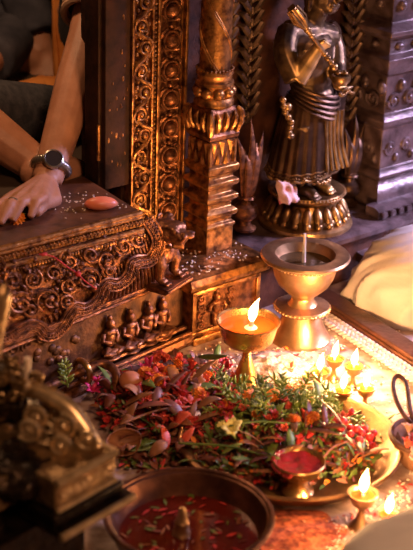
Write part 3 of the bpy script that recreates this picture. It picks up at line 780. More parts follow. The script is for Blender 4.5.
# ------------------------------------------------------------------ lamps
LIGHTS = []
def flame(parent, p, h, lean=(0, 0)):
    b = MB(); n = 9; pts = []; rad = []
    for i in range(n+1):
        t = i/n; pts.append(Vector(p)+Vector((lean[0]*t*t, lean[1]*t*t, h*t))); rad.append(h*.21*math.sin(PI*min(1, t*.86+.14))**1.0*(1-t)**.35+.0002)
    b.tube(pts, rad, 10); return b.obj('flame', M['flame'], parent, smooth=180)
def lamp_light(p, w, col=(1, .51, .19), r=.012):
    l = bpy.data.lights.new('flame_light', 'POINT'); l.energy = w; l.color = col; l.shadow_soft_size = r
    o = bpy.data.objects.new('flame_light', l); COL.objects.link(o); o.location = p; return o
# goblet lamp
gp = Zp(245, 390, 0.0)
gl = thing('butter_lamp', 'tall brass goblet lamp with burning flame, in front of the gilded relief block', 'lamp', gp, False)
gr = .0575; gh = .142
b = MB(); b.lathe([(0, .0), (.032, .0), (.032, .005), (.027, .012), (.019, .038), (.010, .066), (.007, .080), (.010, .085), (.008, .089), (.020, .093), (.038, .098), (.047, .107), (.051, .121), (.0535, .134), (gr+.001, gh), (gr, gh+.0025), (.054, gh), (.050, .128), (.044, .112), (.03, .102), (0, .100)], gp, 56)
b.obj('goblet', M['brass'], gl)
b = MB(); b.lathe([(.0, .131), (.0512, .131)], gp, 40); b.obj('oil', M['oil'], gl)
wk = gp+Vector((.005, -.004, 0))
b = MB(); b.tube([wk+Vector((0, 0, .126)), wk+Vector((.001, 0, .148))], [.006, .003], 8); b.lathe([(.012, .1312), (.009, .134), (0, .136)], wk, 12); b.obj('wick', M['wick'], gl)
flame(gl, wk+Vector((.001, 0, .146)), .045, (.012, 0))
lamp_light(wk+Vector((.004, 0, .172)), 2.4)
# large unlit lamp
bp = Zp(300, 338, 0)
bl = thing('oil_lamp', 'large brass pedestal lamp with wide flange and thin unlit stick, below the statue', 'lamp', bp, False)
b = MB(); b.lathe([(0, 0), (.061, 0), (.061, .005), (.056, .010), (.046, .030), (.036, .056), (.030, .064), (.054, .066), (.056, .070), (.053, .074), (.030, .077), (.024, .084), (.022, .092), (.026, .098), (.034, .104), (.050, .120), (.059, .138), (.064, .158), (.066, .168), (.072, .172), (.086, .176), (.0885, .180), (.086, .184), (.068, .186), (.059, .184), (.055, .172), (.046, .150), (.03, .138), (0, .136)], bp, 64)
b.obj('lamp_body', M['oldbrass'], bl)
b = MB()
for i in range(56): b.ell(bp+Vector((.0665*math.cos(2*PI*i/56), .0665*math.sin(2*PI*i/56), .167)), .0034, seg=6, ring=4)
b.obj('rim_beading', M['oldbrass'], bl); b = MB()
for i in range(40): b.ell(bp+Vector((.055*math.cos(2*PI*i/40), .055*math.sin(2*PI*i/40), .070)), .0032, seg=6, ring=4)

b.obj('foot_beading', M['oldbrass'], bl)
b = MB(); b.lathe([(0, .166), (.0535, .166)], bp, 40); b.obj('dark_oil', M['blackoil'], bl)
b = MB(); b.tube([bp+Vector((-.002, 0, .140)), bp+Vector((-.004, 0, .226))], [.005, .0026], 8); b.obj('stick', M['wax'], bl)
# little goblet lamps
def little_lamp(px, py, z, label, s=1.0, m='brass', w=1.0, grp='little burning lamps on the blown-out floor', lean=(.004, 0), fh=.034):
    p = Zp(px, py, z)
    t = thing('goblet_lamp', label, 'lamp', p, False, grp)
    b = MB(); b.lathe([(0, 0), (.014*s, 0), (.013*s, .003*s), (.006*s, .010*s), (.0035*s, .022*s), (.005*s, .027*s), (.0125*s, .033*s), (.0165*s, .042*s), (.018*s, .047*s), (.0155*s, .046*s), (.011*s, .038*s), (0, .036*s)], p, 28); b.obj('cup', M[m], t)
    b = MB(); b.lathe([(0, .043*s), (.0150*s, .043*s)], p, 20); b.obj('oil', M['oil'], t)
    b = MB(); b.tube([p+Vector((0, 0, .036*s)), p+Vector((0, 0, .052*s))], .002*s, 6); b.obj('wick', M['wick'], t)
    flame(t, p+Vector((0, 0, .050*s)), fh, lean)
    lamp_light(p+Vector((lean[0], 0, .050*s+fh*.8)), w)
little_lamp(341, 412, 0, 'little burning goblet lamp just behind the brass tray, left of its pair', 1.0, w=3)
little_lamp(364, 410, 0, 'little burning goblet lamp between the brass tray and the looped handle', 1.0, w=3)
little_lamp(318, 394, 0, 'little burning lamp nearest the tall pedestal lamp, at left of the glare', 1.05, w=3)
little_lamp(333, 380, 0, 'little burning lamp in the back row, left one in the glare', 1.0, w=3.2)
little_lamp(352, 388, 0, 'little burning lamp in the back row, right one in the glare', 1.0, w=3.4)
little_lamp(360, 527, 0, 'pale little cup lamp burning in front of the brass tray', 1.35, 'oldbrass', 3, 'lamps burning before the tray', fh=.04)
little_lamp(386, 536, 0, 'little lamp burning beside the blurred white cloth at bottom right', .9, 'oldbrass', 2.5, 'lamps burning before the tray', fh=.034)

# ------------------------------------------------------------------ tray, bowls
tp = Zp(290, 448, .02); tp.z = 0; TR = .183
tr = thing('brass_tray', 'wide shallow brass tray heaped with flowers, lit by the little lamps', 'tray', tp, False)
b = MB(); b.lathe([(0, .006), (.150, .006), (.166, .012), (TR-.004, .030), (TR+.004, .034), (TR+.006, .038), (TR, .040), (TR-.006, .036), (.163, .018), (.148, .012), (0, .012)], tp, 88); b.obj('dish', M['traym'], tr)
b = MB(); b.tube([tp+Vector(((TR+.004)*math.cos(2*PI*i/80), (TR+.004)*math.sin(2*PI*i/80), .0375)) for i in range(80)], .0036, 8, closed=True); b.obj('rolled_rim', M['traym'], tr)
wp = Zp(189, 517, .066); wp.z = 0; WR = .124
bw = thing('copper_bowl', 'dark copper bowl of red water with petals floating, at bottom of view', 'bowl', wp, False)
b = MB(); b.lathe([(0, .002), (.075, .002), (.095, .012), (.112, .036), (.118, .056), (.122, .064), (WR+.004, .067), (WR+.005, .071), (WR, .0725), (.117, .069), (.112, .058), (.105, .036), (.09, .018), (.07, .010), (0, .010)], wp, 80); b.obj('bowl_body', M['bowlm'], bw)
b = MB(); b.tube([wp+Vector(((WR+.001)*math.cos(2*PI*i/80), (WR+.001)*math.sin(2*PI*i/80), .071)) for i in range(80)], .0042, 8, closed=True); b.obj('rolled_rim', M['bowlm'], bw)
b = MB(); b.lathe([(0, .036), (.1045, .036)], wp, 60); b.obj('red_water', M['redliquid'], bw)
kp = Zp(181, 548, .012)
kn = thing('brass_cone', 'small ridged metal cone standing up out of the red water', 'cone', kp, False)
b = MB(); b.lathe([(0, 0), (.022, 0), (.022, .006), (.016, .012), (.0135, .026), (.0145, .028), (.0125, .031), (.0105, .046), (.0115, .048), (.0095, .051), (.007, .062), (.0062, .068), (.004, .072), (0, .073)], kp, 28); b.obj('cone_body', M['oldbrass'], kn)
rp = Zp(297, 492, .014)
rc = thing('red_powder_cup', 'brass footed cup filled with red powder paste, standing on the tray', 'cup', rp, False)
b = MB(); b.lathe([(0, 0), (.026, 0), (.027, .005), (.020, .012), (.016, .022), (.017, .026), (.026, .032), (.036, .042), (.0405, .054), (.043, .058), (.041, .060), (.037, .056), (.032, .048), (0, .046)], rp, 44); b.obj('cup_body', M['brass'], rc)
b = MB(); b.grid(lambda u, v: rp+Vector((.0385*v*math.cos(2*PI*u), .0385*v*math.sin(2*PI*u), .0550-.003*(1-v)+.0035*mnoise.noise(Vector((v*math.cos(2*PI*u)*2.5, v*math.sin(2*PI*u)*2.5, 3))))), 40, 8)
for k in range(26):
    a = rnd.uniform(2.0, 4.6); b.ell(rp+Vector((.041*math.cos(a), .041*math.sin(a), .056+rnd.uniform(-.006, .003))), (.005, .004, .003), seg=7, ring=5)
b.obj('red_paste', M['redpaste'], rc)

# ------------------------------------------------------------------ ring handle on the floor behind the flowers
hp = Zp(85, 392, 0)
hd_ = thing('bent_handle', 'curved dark copper rod with a gold collar, lying behind the flower heap', 'handle', hp, False)
pts = arc([Zp(-12, 408, .045), Zp(36, 392, .046), Zp(62, 380, .048), Zp(84, 371, .054), Zp(102, 364, .060), Zp(114, 370, .054), Zp(117, 382, .040), Zp(112, 396, .018), Zp(106, 404, .004)], 48)
b = MB(); b.tube(pts, .0085, 12); b.obj('rod', M['copper'], hd_)
b = MB(); c = Zp(83, 371, .053); ax = (Zp(90, 368, .055)-Zp(76, 375, .052)).normalized(); e1 = ax.orthogonal().normalized(); e2 = ax.cross(e1)
b.tube([c+(e1*math.cos(2*PI*i/32)+e2*math.sin(2*PI*i/32))*.0205 for i in range(32)], .006, 10, closed=True); b.obj('collar_ring', M['brass'], hd_)

# ------------------------------------------------------------------ braided strip, plank, cloths, basket
b = MB()
ra, rb = Zp(300, 300, .0), Zp(470, 412, .0); dd = (rb-ra).normalized(); nn = Vector((dd.y, -dd.x, 0)); LL = (rb-ra).length
if nn.y > 0: nn = -nn
n = int(LL/.0125)
for row in range(3):
    for i in range(n):
        p = ra+dd*(i*.0125)+nn*(.012*row)+Vector((0, 0, .006)); sg = 1 if row % 2 else -1
        b.tube([p-dd*.009-nn*.005*sg, p+Vector((0, 0, .004)), p+dd*.009+nn*.005*sg], [.003, .0052, .003], 7)
single(b.obj('braided_mat_edge', M['rope']), ra, False, 'pale braided strip running along the floor in front of the brown plank', 'mat')
b = MB()
for h0, h1, z0, z1 in ((-.062, -.016, 0, .022), (-.016, -.009, 0, .016)):
    vs = [ra+dd*x+nn*h+Vector((0, 0, z)) for x in (.02, LL) for h in (h0, h1) for z in (z0, z1)]
    b.add(vs, [(0, 1, 3, 2), (4, 6, 7, 5), (0, 4, 5, 1), (2, 3, 7, 6), (0, 2, 6, 4), (1, 5, 7, 3)])
o_ = b.obj('floor_plank', M['plank'], smooth=25); bv = o_.modifiers.new('bevel', 'BEVEL'); bv.width = .004; bv.segments = 2
single(o_, ra-nn*.03, False, 'dark brown plank on the floor in front of the white bundle', 'plank')
def bundle(name, c, r, label, m, seed, pin=None, pw=.0, folds=1.0):
    b = MB()
    def fn(u, v):
        th = PI*.5*v; a = 2*PI*u
        k = 1+.06*mnoise.noise(Vector((math.cos(a)*1.3+seed, math.sin(a)*1.3, v*1.6)))
        w_ = Vector((math.cos(a)*1.1*v+seed, math.sin(a)*1.1*v, seed)); q_ = a*5+4*v+3*mnoise.noise(w_*1.6)
        fold = folds*(.075*(1-abs(math.sin(q_)))**1.6*min(1, 1.6*v)+.05*(1-abs(math.sin(q_*1.7+9*v)))**2*v-.03+.05*mnoise.noise(w_*3))
        p = Vector((r[0]*math.cos(a)*math.sin(th)**.75*(k+fold), r[1]*math.sin(a)*math.sin(th)**.75*(k+fold), r[2]*math.cos(th)**.8*k if v < 1 else 0))
        return Vector(c)+p
    b.grid(fn, 120, 40); return single(b.obj(name, m, smooth=180), c, False, label, 'cloth')
wc_ = Zp(432, 305, 0); 
bundle('cloth_bundle', wc_, (.180, .135, .170), 'large white cotton bundle with soft folds, on the floor at the right edge', M['whitecloth'], 2.0)
fc_ = Zp(455, 607, 0) + Vector((-.01, -.10, 0))
bundle('cloth_heap', fc_, (.20, .16, .21), 'blurred bluish white cloth in the near bottom right corner', M['whitecloth2'], 5.0, folds=.5)
kb = Zp(424, 462, 0)
bk = thing('flower_basket', 'small brown basket with a looped cord handle, cut by the right edge', 'basket', kb, False)
b = MB(); b.lathe([(0, 0), (.040, 0), (.052, .02), (.060, .045), (.063, .050), (.060, .054), (.056, .048), (.048, .02), (0, .01)], kb, 40); b.obj('basket_body', M['basket'], bk)
b = MB()
c = Zp(401, 416, .06); 
lp_ = arc([Zp(413, 424, .06), Zp(404, 415, .075), Zp(397, 402, .088), Zp(393, 388, .098), Zp(394, 379, .106), Zp(399, 376, .110), Zp(405, 382, .104), Zp(408, 395, .094), Zp(410, 410, .08), Zp(416, 424, .06)], 50)
b.tube(lp_, .0042, 8); b.obj('cord_handle', M['strap'], bk)
b = MB(); b.tube([kb+Vector((.061*math.cos(2*PI*i/40), .061*math.sin(2*PI*i/40), .051)) for i in range(40)], .005, 8, closed=True); b.obj('dark_rim', M['strap'], bk)

# ------------------------------------------------------------------ near ornate metal corner (out of focus)
NC = Yp(116, 452, 1.62); NZ = NC.z; NC.z = 0
B2 = R(50); ea, eb = -Vector((math.cos(B2), math.sin(B2), 0)), Vector((-math.sin(B2), math.cos(B2), 0))   # along the front to the near left; to the back left
nr = thing('ornate_pedestal', 'blurred blackened metal pedestal with a gilt engraved top edge, near left foreground', 'pedestal', NC, False)
def nb(b, a0, a1, b0, b1, z0, z1):
    vs = [NC+ea*a+eb*q+Vector((0, 0, z)) for a in (a0, a1) for q in (b0, b1) for z in (z0, z1)]
    b.add(vs, [(0, 1, 3, 2), (4, 6, 7, 5), (0, 4, 5, 1), (2, 3, 7, 6), (0, 2, 6, 4), (1, 5, 7, 3)])
SZ = NZ
b = MB(); nb(b, .03, .34, .03, .26, 0, SZ-.075); o_ = b.obj('shaft', M['nearmetal'], nr, smooth=25)
b = MB(); nb(b, .0, .11, .0, .26, SZ-.045, SZ); nb(b, .11, .36, .06, .26, SZ-.05, SZ); o_ = b.obj('top_slab', M['neargold'], nr, smooth=25); bv = o_.modifiers.new('bevel', 'BEVEL'); bv.width = .004; bv.segments = 3
b = MB()
b.tube([NC+ea*.0+Vector((0, 0, SZ)), NC+ea*.11+Vector((0, 0, SZ))], .0055, 8); b.tube([NC+Vector((0, 0, SZ)), NC+eb*.2+Vector((0, 0, SZ))], .005, 8)
b.tube([NC+ea*.0+Vector((0, 0, SZ-.043)), NC+ea*.11+Vector((0, 0, SZ-.043))], .004, 8)
for i in range(8):                   # engraved curls along the front edge
    c = NC+ea*(.010+.0125*i)-eb*.001+Vector((0, 0, SZ-.022)); b.tube(spiral(c, ea, ZF, .0065, .0015, 1.4, i*2.0, 14), .0016, 6)
b.obj('engraved_edge', M['gilt_edge'], nr)
b = MB(); nb(b, -.018, .12, -.018, .25, SZ-.076, SZ-.064); nb(b, -.008, .12, -.008, .25, SZ-.064, SZ-.045); o_ = b.obj('lower_slab', M['nearmetal'], nr, smooth=25); bv = o_.modifiers.new('bevel', 'BEVEL'); bv.width = .004; bv.segments = 3
b = MB(); b.tube([NC-ea*.018-eb*.018+Vector((0, 0, SZ-.07)), NC+ea*.12-eb*.018+Vector((0, 0, SZ-.07))], .0055, 8)
b.obj('slab_rim', M['gilt_edge'], nr)
# scrolled crest standing on the slab
b = MB()
def qn(a, q, z): return NC+ea*a+eb*q+Vector((0, 0, SZ+z))
b.tube(arc([qn(.012, .02, .002), qn(.010, .045, .018), qn(.012, .075, .040), qn(.02, .105, .052), qn(.03, .13, .058), qn(.04, .155, .05)], 30), [.007+.006*math.sin(PI*i/30) for i in range(31)], 10)
for k, (a, q, z, r_) in enumerate(((.022, .032, .016, .016), (.03, .07, .024, .019), (.055, .05, .012, .015), (.05, .10, .034, .02), (.075, .09, .03, .018))):
    b.tube(spiral(qn(a, q, z), (ea*.5+eb).normalized(), ZF, r_, .003, 1.7, k*1.4, 26, 1 if k % 2 else -1), .0042, 8); b.ell(qn(a, q, z), .006)
b.obj('scroll_crest', M['gilt_edge'], nr)
# crouching mass with knobbly mane behind the slab
b = MB()
hc = Yp(2, 445, 1.72)
for px_, py_, r_ in ((2, 445, .062), (30, 432, .042), (6, 395, .045), (22, 386, .026), (58, 440, .026), (44, 420, .022), (-25, 480, .10), (-5, 520, .07), (-30, 420, .07), (70, 452, .022)): b.ell(Yp(px_, py_, 1.72), r_)
b.ell(qn(.2, .12, -.12), (.09, .08, .11)); b.ell(qn(.12, .10, -.02), (.09, .06, .03))
mass = b.obj('crouching_figure', M['nearmetal'], nr, smooth=180); remesh(mass, .005, 2)
tx = bpy.data.textures.new('lumps', 'CLOUDS'); tx.noise_scale = .022
dm = mass.modifiers.new('lumps', 'DISPLACE'); dm.texture = tx; dm.strength = .028; dm.mid_level = .5; dm.texture_coords = 'LOCAL'
b = MB()
for k in range(120):
    px_, py_ = rnd.uniform(-4, 92), 0
    top_ = 352+px_*.75+4*math.sin(px_*.3); py_ = top_+rnd.random()**1.5*95
    p = Yp(px_, py_, 1.672+.03*rnd.random())
    if rnd.random() < .5: b.ell(p, rnd.uniform(.003, .007), seg=8, ring=6)
    else: b.tube(spiral(p, rt, (ZF-fw*.3).normalized(), rnd.uniform(.007, .013), .002, 1.3, k, 14), .0028, 6)
b.obj('beaded_mane', M['neargold'], mass); b = MB()
b.tube([Yp(0, 552, 1.60), Yp(24, 545, 1.60), Yp(46, 522, 1.60), Yp(62, 508, 1.60)], .006, 8)
b.obj('gilt_cord', M['neargold'], nr)
# paler horn and a wax stub
b = MB(); h0 = Yp(-14, 352, 1.62); h1 = Yp(0, 300, 1.62)
b.tube(arc([Yp(-26, 395, 1.63), h0, h1, Yp(4, 284, 1.62)], 12), [.022, .022, .02, .019, .018, .017, .016, .015, .014, .012, .010, .006, .003][:len(arc([h0, h0, h1, h1], 12))], 10)
b.obj('finial', M['neargold'], nr)
wxp = Yp(27, 385, 1.68)
wx = MB(); wx.tube([wxp, Yp(27.5, 358, 1.68)], [.0052, .0048], 12); o_ = wx.obj('candle_stub', M['wax']); single(o_, wxp, False, 'thin white candle stub standing up behind the dark ornate metal', 'candle')

# ------------------------------------------------------------------ people behind the ledge
def W(v): return FM @ Vector(v)
def DW(px, py, d): return FM @ Dp(px, py, d)
def person(label, j, skin_cap, vox=.0045):
    """j: joints in world coords; one continuous body, clothes as children"""
    base = Vector((j['pelvis'].x, j['pelvis'].y, .306))
    t = thing('person', label, 'person', base, False)
    b = MB()
    pv, ct, nk_, hdp = j['pelvis'], j['chest'], j['neck'], j['head']
    sh = j['sh']; el = j['el']; wr = j['wr']; kn_ = j['knee']; an = j['ankle']; hp_ = j['hip']
    b.tube([pv, pv.lerp(ct, .5), ct, nk_], [.13, .115, .125, .06], 14); b.tube([nk_, nk_.lerp(hdp, .6)], [.055, .052], 12)
    b.ell(hdp, (.075, .09, .115)); fd = j['face']
    b.ell(hdp+fd*.06+Vector((0, 0, -.06)), (.045, .05, .045)); b.tube([hdp+fd*.085+Vector((0, 0, .02)), hdp+fd*.108+Vector((0, 0, -.02))], [.010, .015], 8)
    sdv = fd.cross(ZF)
    for sg in (-1, 1):
        b.ell(hdp+sdv*.077*sg+Vector((0, 0, -.005)), (.016, .016, .032)); b.ell(hdp+fd*.078+sdv*.032*sg+Vector((0, 0, .01)), .014)
    b.tube([hdp+fd*.094-sdv*.02+Vector((0, 0, -.055)), hdp+fd*.094+sdv*.02+Vector((0, 0, -.055))], .008, 8)
    for k in (0, 1):
        b.tube([ct+(sh[k]-ct)*.3, sh[k]], [.09, .062], 12); b.tube([sh[k], sh[k].lerp(el[k], .5), el[k], el[k].lerp(wr[k], .35), wr[k]], [.058, .050, .043, .041, .029], 14)
        b.tube([hp_[k], hp_[k].lerp(kn_[k], .5), kn_[k], kn_[k].lerp(an[k], .35), an[k]], [.075, .062, .052, .047, .034], 14)
        f_ = j['toe'][k]; b.tube([an[k], an[k].lerp(f_, .5), f_], [.036, .035, .022], 12); b.ell(an[k]-(f_-an[k]).normalized()*.03, (.032, .032, .03))
        sdt = (f_-an[k]).normalized().cross(ZF)
        for q_ in range(5): b.tube([f_+sdt*(.018-.009*q_), f_+sdt*(.020-.010*q_)+(f_-an[k]).normalized()*(.026-.003*q_)], [.009, .007], 8)
        hand(b, wr[k], j['hand'][k])
    o = b.obj('body', M['skin'], t, smooth=180); remesh(o, vox, 3)
    b = MB(); b.ell(hdp+Vector((0, 0, .022))-fd*.014, (.083, .096, .108)); b.obj('hair', M['hair'], t, smooth=180)
    return t
def hand(b, w, h):
    """h: dict(kn=[4 knuckles], tip=[4 tips], tb=thumb base, tt=thumb tip)"""
    kn_, tp_ = h['kn'], h['tip']; lift = h.get('lift', ZF)
    for k in range(4):
        b.tube([w, w.lerp(kn_[k], .55), kn_[k]], [.021, .0155, .0125], 10)
        m = kn_[k].lerp(tp_[k], .48)+lift*.012
        b.tube([kn_[k], m, m.lerp(tp_[k], .6), tp_[k]], [.0108, .0092, .0082, .0068], 10)
    b.tube([w.lerp(h['tb'], .3), h['tb'], h['tb'].lerp(h['tt'], .55)+lift*.006, h['tt']], [.018, .0145, .0115, .0085], 10)
def lax_hand(w, d, side, nrm=ZF):
    d = d.normalized(); side = (side-d*side.dot(d)).normalized()
    kn_ = [w+d*(.085-.004*abs(k-1))+side*(.028-.019*k) for k in range(4)]
    L_ = (.075, .085, .078, .060)
    tip = [kn_[k]+d*L_[k]*.85-nrm*.03 for k in range(4)]
    return dict(kn=kn_, tip=tip, tb=w+d*.035+side*.035, tt=w+d*.075+side*.052-nrm*.015, lift=nrm)
LT = .315
wrA = DW(47, 181, .19); elA = DW(90, 36, .33)
kz = .345
kA = [Zp(42, 199, kz), Zp(31, 198, kz+.004), Zp(19, 199, kz+.004), Zp(7, 201, kz)]
tA = [Zp(30, 218, LT+.010), Zp(12, 221, LT+.010), Zp(0, 224, LT+.010), Zp(-12, 224, LT+.010)]
hA = dict(kn=kA, tip=tA, tb=wrA.lerp(kA[0], .55)+Vector((.020, -.010, -.014)), tt=Zp(36, 214, LT+.012))
FR = FM.to_3x3()
shA = DW(116, -80, .47); shA2 = shA+FR @ Vector((.20, .26, .0))
chA = (shA+shA2)/2+Vector((0, 0, -.05)); pvA = chA+FR @ Vector((.06, .08, 0)); pvA.z = .44
hipA = [DW(120, 126, .52), pvA+FR @ Vector((.08, -.02, -.02))]
kneeA = [DW(-45, 106, .38), DW(175, 118, .42)]; ankA = [DW(46, 172, .25), DW(150, 100, .48)]; toeA = [DW(84, 172, .27), DW(110, 96, .50)]
jA = dict(pelvis=pvA, chest=chA, neck=chA+Vector((0, 0, .13)), head=chA+Vector((-.02, -.03, .27)), face=Vector((-.75, -.66, 0)).normalized(),
          sh=[shA, shA2], el=[elA, shA2+Vector((-.10, -.06, -.25))], wr=[wrA, kneeA[1]+Vector((.08, -.02, .09))],
          hip=hipA, knee=kneeA, ankle=ankA, toe=toeA)
jA['hand'] = [hA, lax_hand(jA['wr'][1], Vector((-1, -.4, -.2)), Vector((0, -1, 0)))]
pA = person('person in black short sleeves and dark trousers, one arm resting on the carved ledge', jA, None, .0034)
b = MB()
b.tube([pvA, pvA.lerp(chA, .5), chA, chA+Vector((0, 0, .075))], [.142, .13, .142, .085], 16)
for k in (0, 1):
    b.tube([chA+(jA['sh'][k]-chA)*.3, jA['sh'][k], jA['sh'][k].lerp(jA['el'][k], .62 if k else .80)], [.10, .075, .066], 14)
o_ = b.obj('shirt', M['blackcloth'], pA, smooth=180); remesh(o_, .008, 5)
b = MB(); c0 = shA.lerp(elA, .80); axv = (elA-shA).normalized(); e1 = axv.orthogonal().normalized(); e2 = axv.cross(e1)
for k in (0, .012): b.tube([c0+axv*k+(e1*math.cos(2*PI*i/24)+e2*math.sin(2*PI*i/24))*.062 for i in range(24)], .0075, 8, closed=True)
b.obj('sleeve_trim', M['tancloth'], pA)
b = MB()
for k in (0, 1):
    h_, n_, a_ = jA['hip'][k], jA['knee'][k], jA['ankle'][k]
    b.tube([pvA, h_, h_.lerp(n_, .5), n_, n_.lerp(a_, .22 if k == 0 else .8)], [.135, .078, .068, .060, .054], 16)
o_ = b.obj('trousers', M['denim'], pA, smooth=180); remesh(o_, .008, 4)
# watch
axw = (elA-wrA).normalized(); wcn = wrA+axw*.030; fcd = (Vector((0, 0, CH))-wcn); fcd = (fcd-axw*fcd.dot(axw)).normalized(); fs = axw.cross(fcd)
wt = thing('wristwatch', 'steel wristwatch with a dark dial on the wrist of the resting arm', 'watch', wcn, False)
b = MB(); ring = [wcn+(fcd*math.cos(2*PI*i/36)+fs*math.sin(2*PI*i/36))*.0315 for i in range(36)]
b.tube(ring, .0085, 8, closed=True)
for i in range(36): b.ell(ring[i], (.0092, .0092, .0092), seg=8, ring=5)
b.obj('bracelet', M['steel'], wt)
rotw = Matrix((fs, axw, fcd)).transposed()
b = MB(); bb = MB(); bb.lathe([(0, 0), (.0175, 0), (.0195, .003), (.019, .008), (.0165, .0095), (.0155, .008), (0, .0078)], (0, 0, 0), 32)
b.add([wcn+fcd*.033+rotw @ v for v in bb.v], bb.f); b.obj('case', M['steel'], wt)
b = MB(); bb = MB(); bb.lathe([(0, .0082), (.0155, .0084)], (0, 0, 0), 24); b.add([wcn+fcd*.033+rotw @ v for v in bb.v], bb.f); b.obj('dial', M['dial'], wt)
b = MB(); c = kA[2].lerp(tA[2], .25)+Vector((0, 0, .004)); axf = (tA[2]-kA[2]).normalized(); e1 = axf.orthogonal().normalized(); e2 = axf.cross(e1)
b.tube([c+(e1*math.cos(2*PI*i/20)+e2*math.sin(2*PI*i/20))*.0112 for i in range(20)], .0022, 6, closed=True)
single(b.obj('finger_ring', M['steel']), c, False, 'thin silver ring on a finger of the hand on the ledge', 'ring')

# second seated person, far back and out of focus
cB = W((.06, 1.35, .88)); pvB = W((.08, 1.42, .45))
shB = [cB+FR @ Vector((.17, -.06, .05)), cB+FR @ Vector((-.17, .0, .05))]
wB = DW(44, 52, .90); eB = shB[0].lerp(wB, .5)+Vector((.03, -.02, -.05))
jB = dict(pelvis=pvB, chest=cB, neck=cB+Vector((0, 0, .14)), head=cB+Vector((.02, -.04, .29)), face=Vector((.3, -.95, 0)).normalized(), sh=shB, el=[eB, shB[1]+Vector((-.08, -.1, -.26))],
          wr=[wB, shB[1]+Vector((0, -.3, -.33))], hip=[pvB+Vector((.09, -.04, 0)), pvB+Vector((-.09, .02, 0))], knee=[DW(24, 32, 1.0), DW(-70, 60, .95)], ankle=[DW(-12, 62, .86), DW(16, 58, .92)], toe=[DW(-40, 72, .82), DW(46, 62, .9)])
jB['hand'] = [lax_hand(wB, Vector((.3, -.5, -.6)), Vector((-1, 0, 0)), Vector((0, -.7, .7))), lax_hand(jB['wr'][1], Vector((.3, -.8, -.3)), Vector((1, 0, 0)))]
pB = person('blurred person in navy clothes sitting back inside the shrine opening', jB, None, .008)
b = MB(); b.tube([pvB, pvB.lerp(cB, .5), cB, cB+Vector((0, 0, .085))], [.155, .145, .155, .09], 16)
for k in (0, 1): b.tube([cB+(shB[k]-cB)*.3, shB[k], jB['el'][k], jB['el'][k].lerp(jB['wr'][k], .85)], [.11, .085, .068, .052], 14)
o_ = b.obj('jacket', M['navy'], pB, smooth=180); remesh(o_, .010, 5)
b = MB()
for k in (0, 1): b.tube([pvB, jB['hip'][k], jB['hip'][k].lerp(jB['knee'][k], .5), jB['knee'][k], jB['knee'][k].lerp(jB['ankle'][k], .95)], [.15, .10, .085, .072, .06], 16)
o_ = b.obj('trousers', M['navy'], pB, smooth=180); remesh(o_, .010, 5)
def robe_fn(u, v):
    a = 2*PI*u; c = DW(44, 84, .68); c.z = .306; k = 1+.12*math.sin(a*5+v*4)+.08*math.sin(a*11)
    return c+FR @ Vector((.10*math.cos(a)*math.sin(PI*.5*v)*k, .075*math.sin(a)*math.sin(PI*.5*v)*k, .055*math.cos(PI*.5*v)))
b = MB(); b.grid(robe_fn, 70, 14); o_ = b.obj('orange_robe', M['orangecloth'], smooth=180)
single(o_, robe_fn(0, 0), False, 'blurred orange robe lying in a heap on the shrine floor behind the dark trousers', 'cloth')
# orange hanging and grey bundle inside
def hang(u, v):
    p = Dp(60+50*u, 92-150*v, .76); return FM @ Vector((p.x, .76+.03*math.sin(u*22+v*2)+.012*math.sin(u*41), p.z))
b = MB(); b.grid(hang, 60, 12); o_ = b.obj('orange_hanging', M['orangecloth'], smooth=180); o_.modifiers.new('s', 'SOLIDIFY').thickness = .006
single(o_, hang(.5, 0), False, 'blurred orange cloth hanging in folds inside the shrine opening', 'cloth')

# ------------------------------------------------------------------ things on the ledge
fp = Zp(101, 209, LT)
fr_ = thing('fruit_slice', 'pink cut fruit slice lying on the ledge beside the dark post', 'fruit', fp, False)
def slice_(u, v):
    a = PI*u; r_ = .030; return fp+Vector((r_*1.05*math.cos(a), .010*math.sin(a)*(2*v-1)*.9, .003+.021*math.sin(a)))
b = MB(); b.ell(fp+Vector((0, 0, .011)), (.030, .016, .0125), Matrix.Rotation(R(12), 3, 'Z'), 20, 12); b.obj('flesh', M['fruit'], fr_, smooth=180)
b = MB(); b.ell(fp+Vector((.0, .003, .0085)), (.032, .0165, .009), Matrix.Rotation(R(12), 3, 'Z'), 20, 12); b.obj('rind', M['fruitskin'], fr_, smooth=180)
def rice(name, spots, label, n, size=.0030, front=False):
    b = MB()
    for k in range(n):
        p = spots(); rot = Euler((rnd.uniform(-.3, .3), rnd.uniform(-.3, .3), rnd.uniform(0, 6.3))).to_matrix()
        b.ell(p+Vector((0, 0, size*.35)), (size, size*.45, size*.42), rot, 5, 4)
    o = b.obj(name, M['rice'], smooth=180); tag(o, label, 'rice', kind='stuff'); return o
def on_ledge():
    while True:
        px, py = rnd.gauss(88, 26), rnd.gauss(203, 9)
        p = Zp(px, py, LT); q = FI @ p
        if -.6 < q.x < -.13 and T0.lerp(T1, .5).y+.02 < q.y < .19: return p
rice('ledge_rice', on_ledge, 'white rice grains scattered on the ledge near the pink fruit', 80, .0024)
def on_slab():
    while True:
        q = Vector((rnd.uniform(-.01, .185), rnd.uniform(0, .15), .146))
        if abs(q.x-cc.x) > .036 or abs(q.y-cc.y) > .036: return FM @ q
rice('slab_rice', on_slab, 'rice grains scattered on the slab under the column', 130)
b = MB(); b.tube(arc([fr(*uv(30, 250.5), .020), fr(*uv(42, 252), .022), fr(*uv(55, 262), .020), fr(*uv(64, 268), .02), fr(*uv(72, 276), .018), fr(*uv(84, 284), .018)], 30), .0012, 6)
b.ell(fr(*uv(34, 250), .022), (.007, .004, .003)); b.ell(fr(*uv(64, 268), .022), (.006, .005, .005))
o_ = b.obj('red_thread', M['thread']); single(o_, fr(*uv(50, 262), 0), True, 'red thread lying across the foliage frieze of the ledge', 'thread')

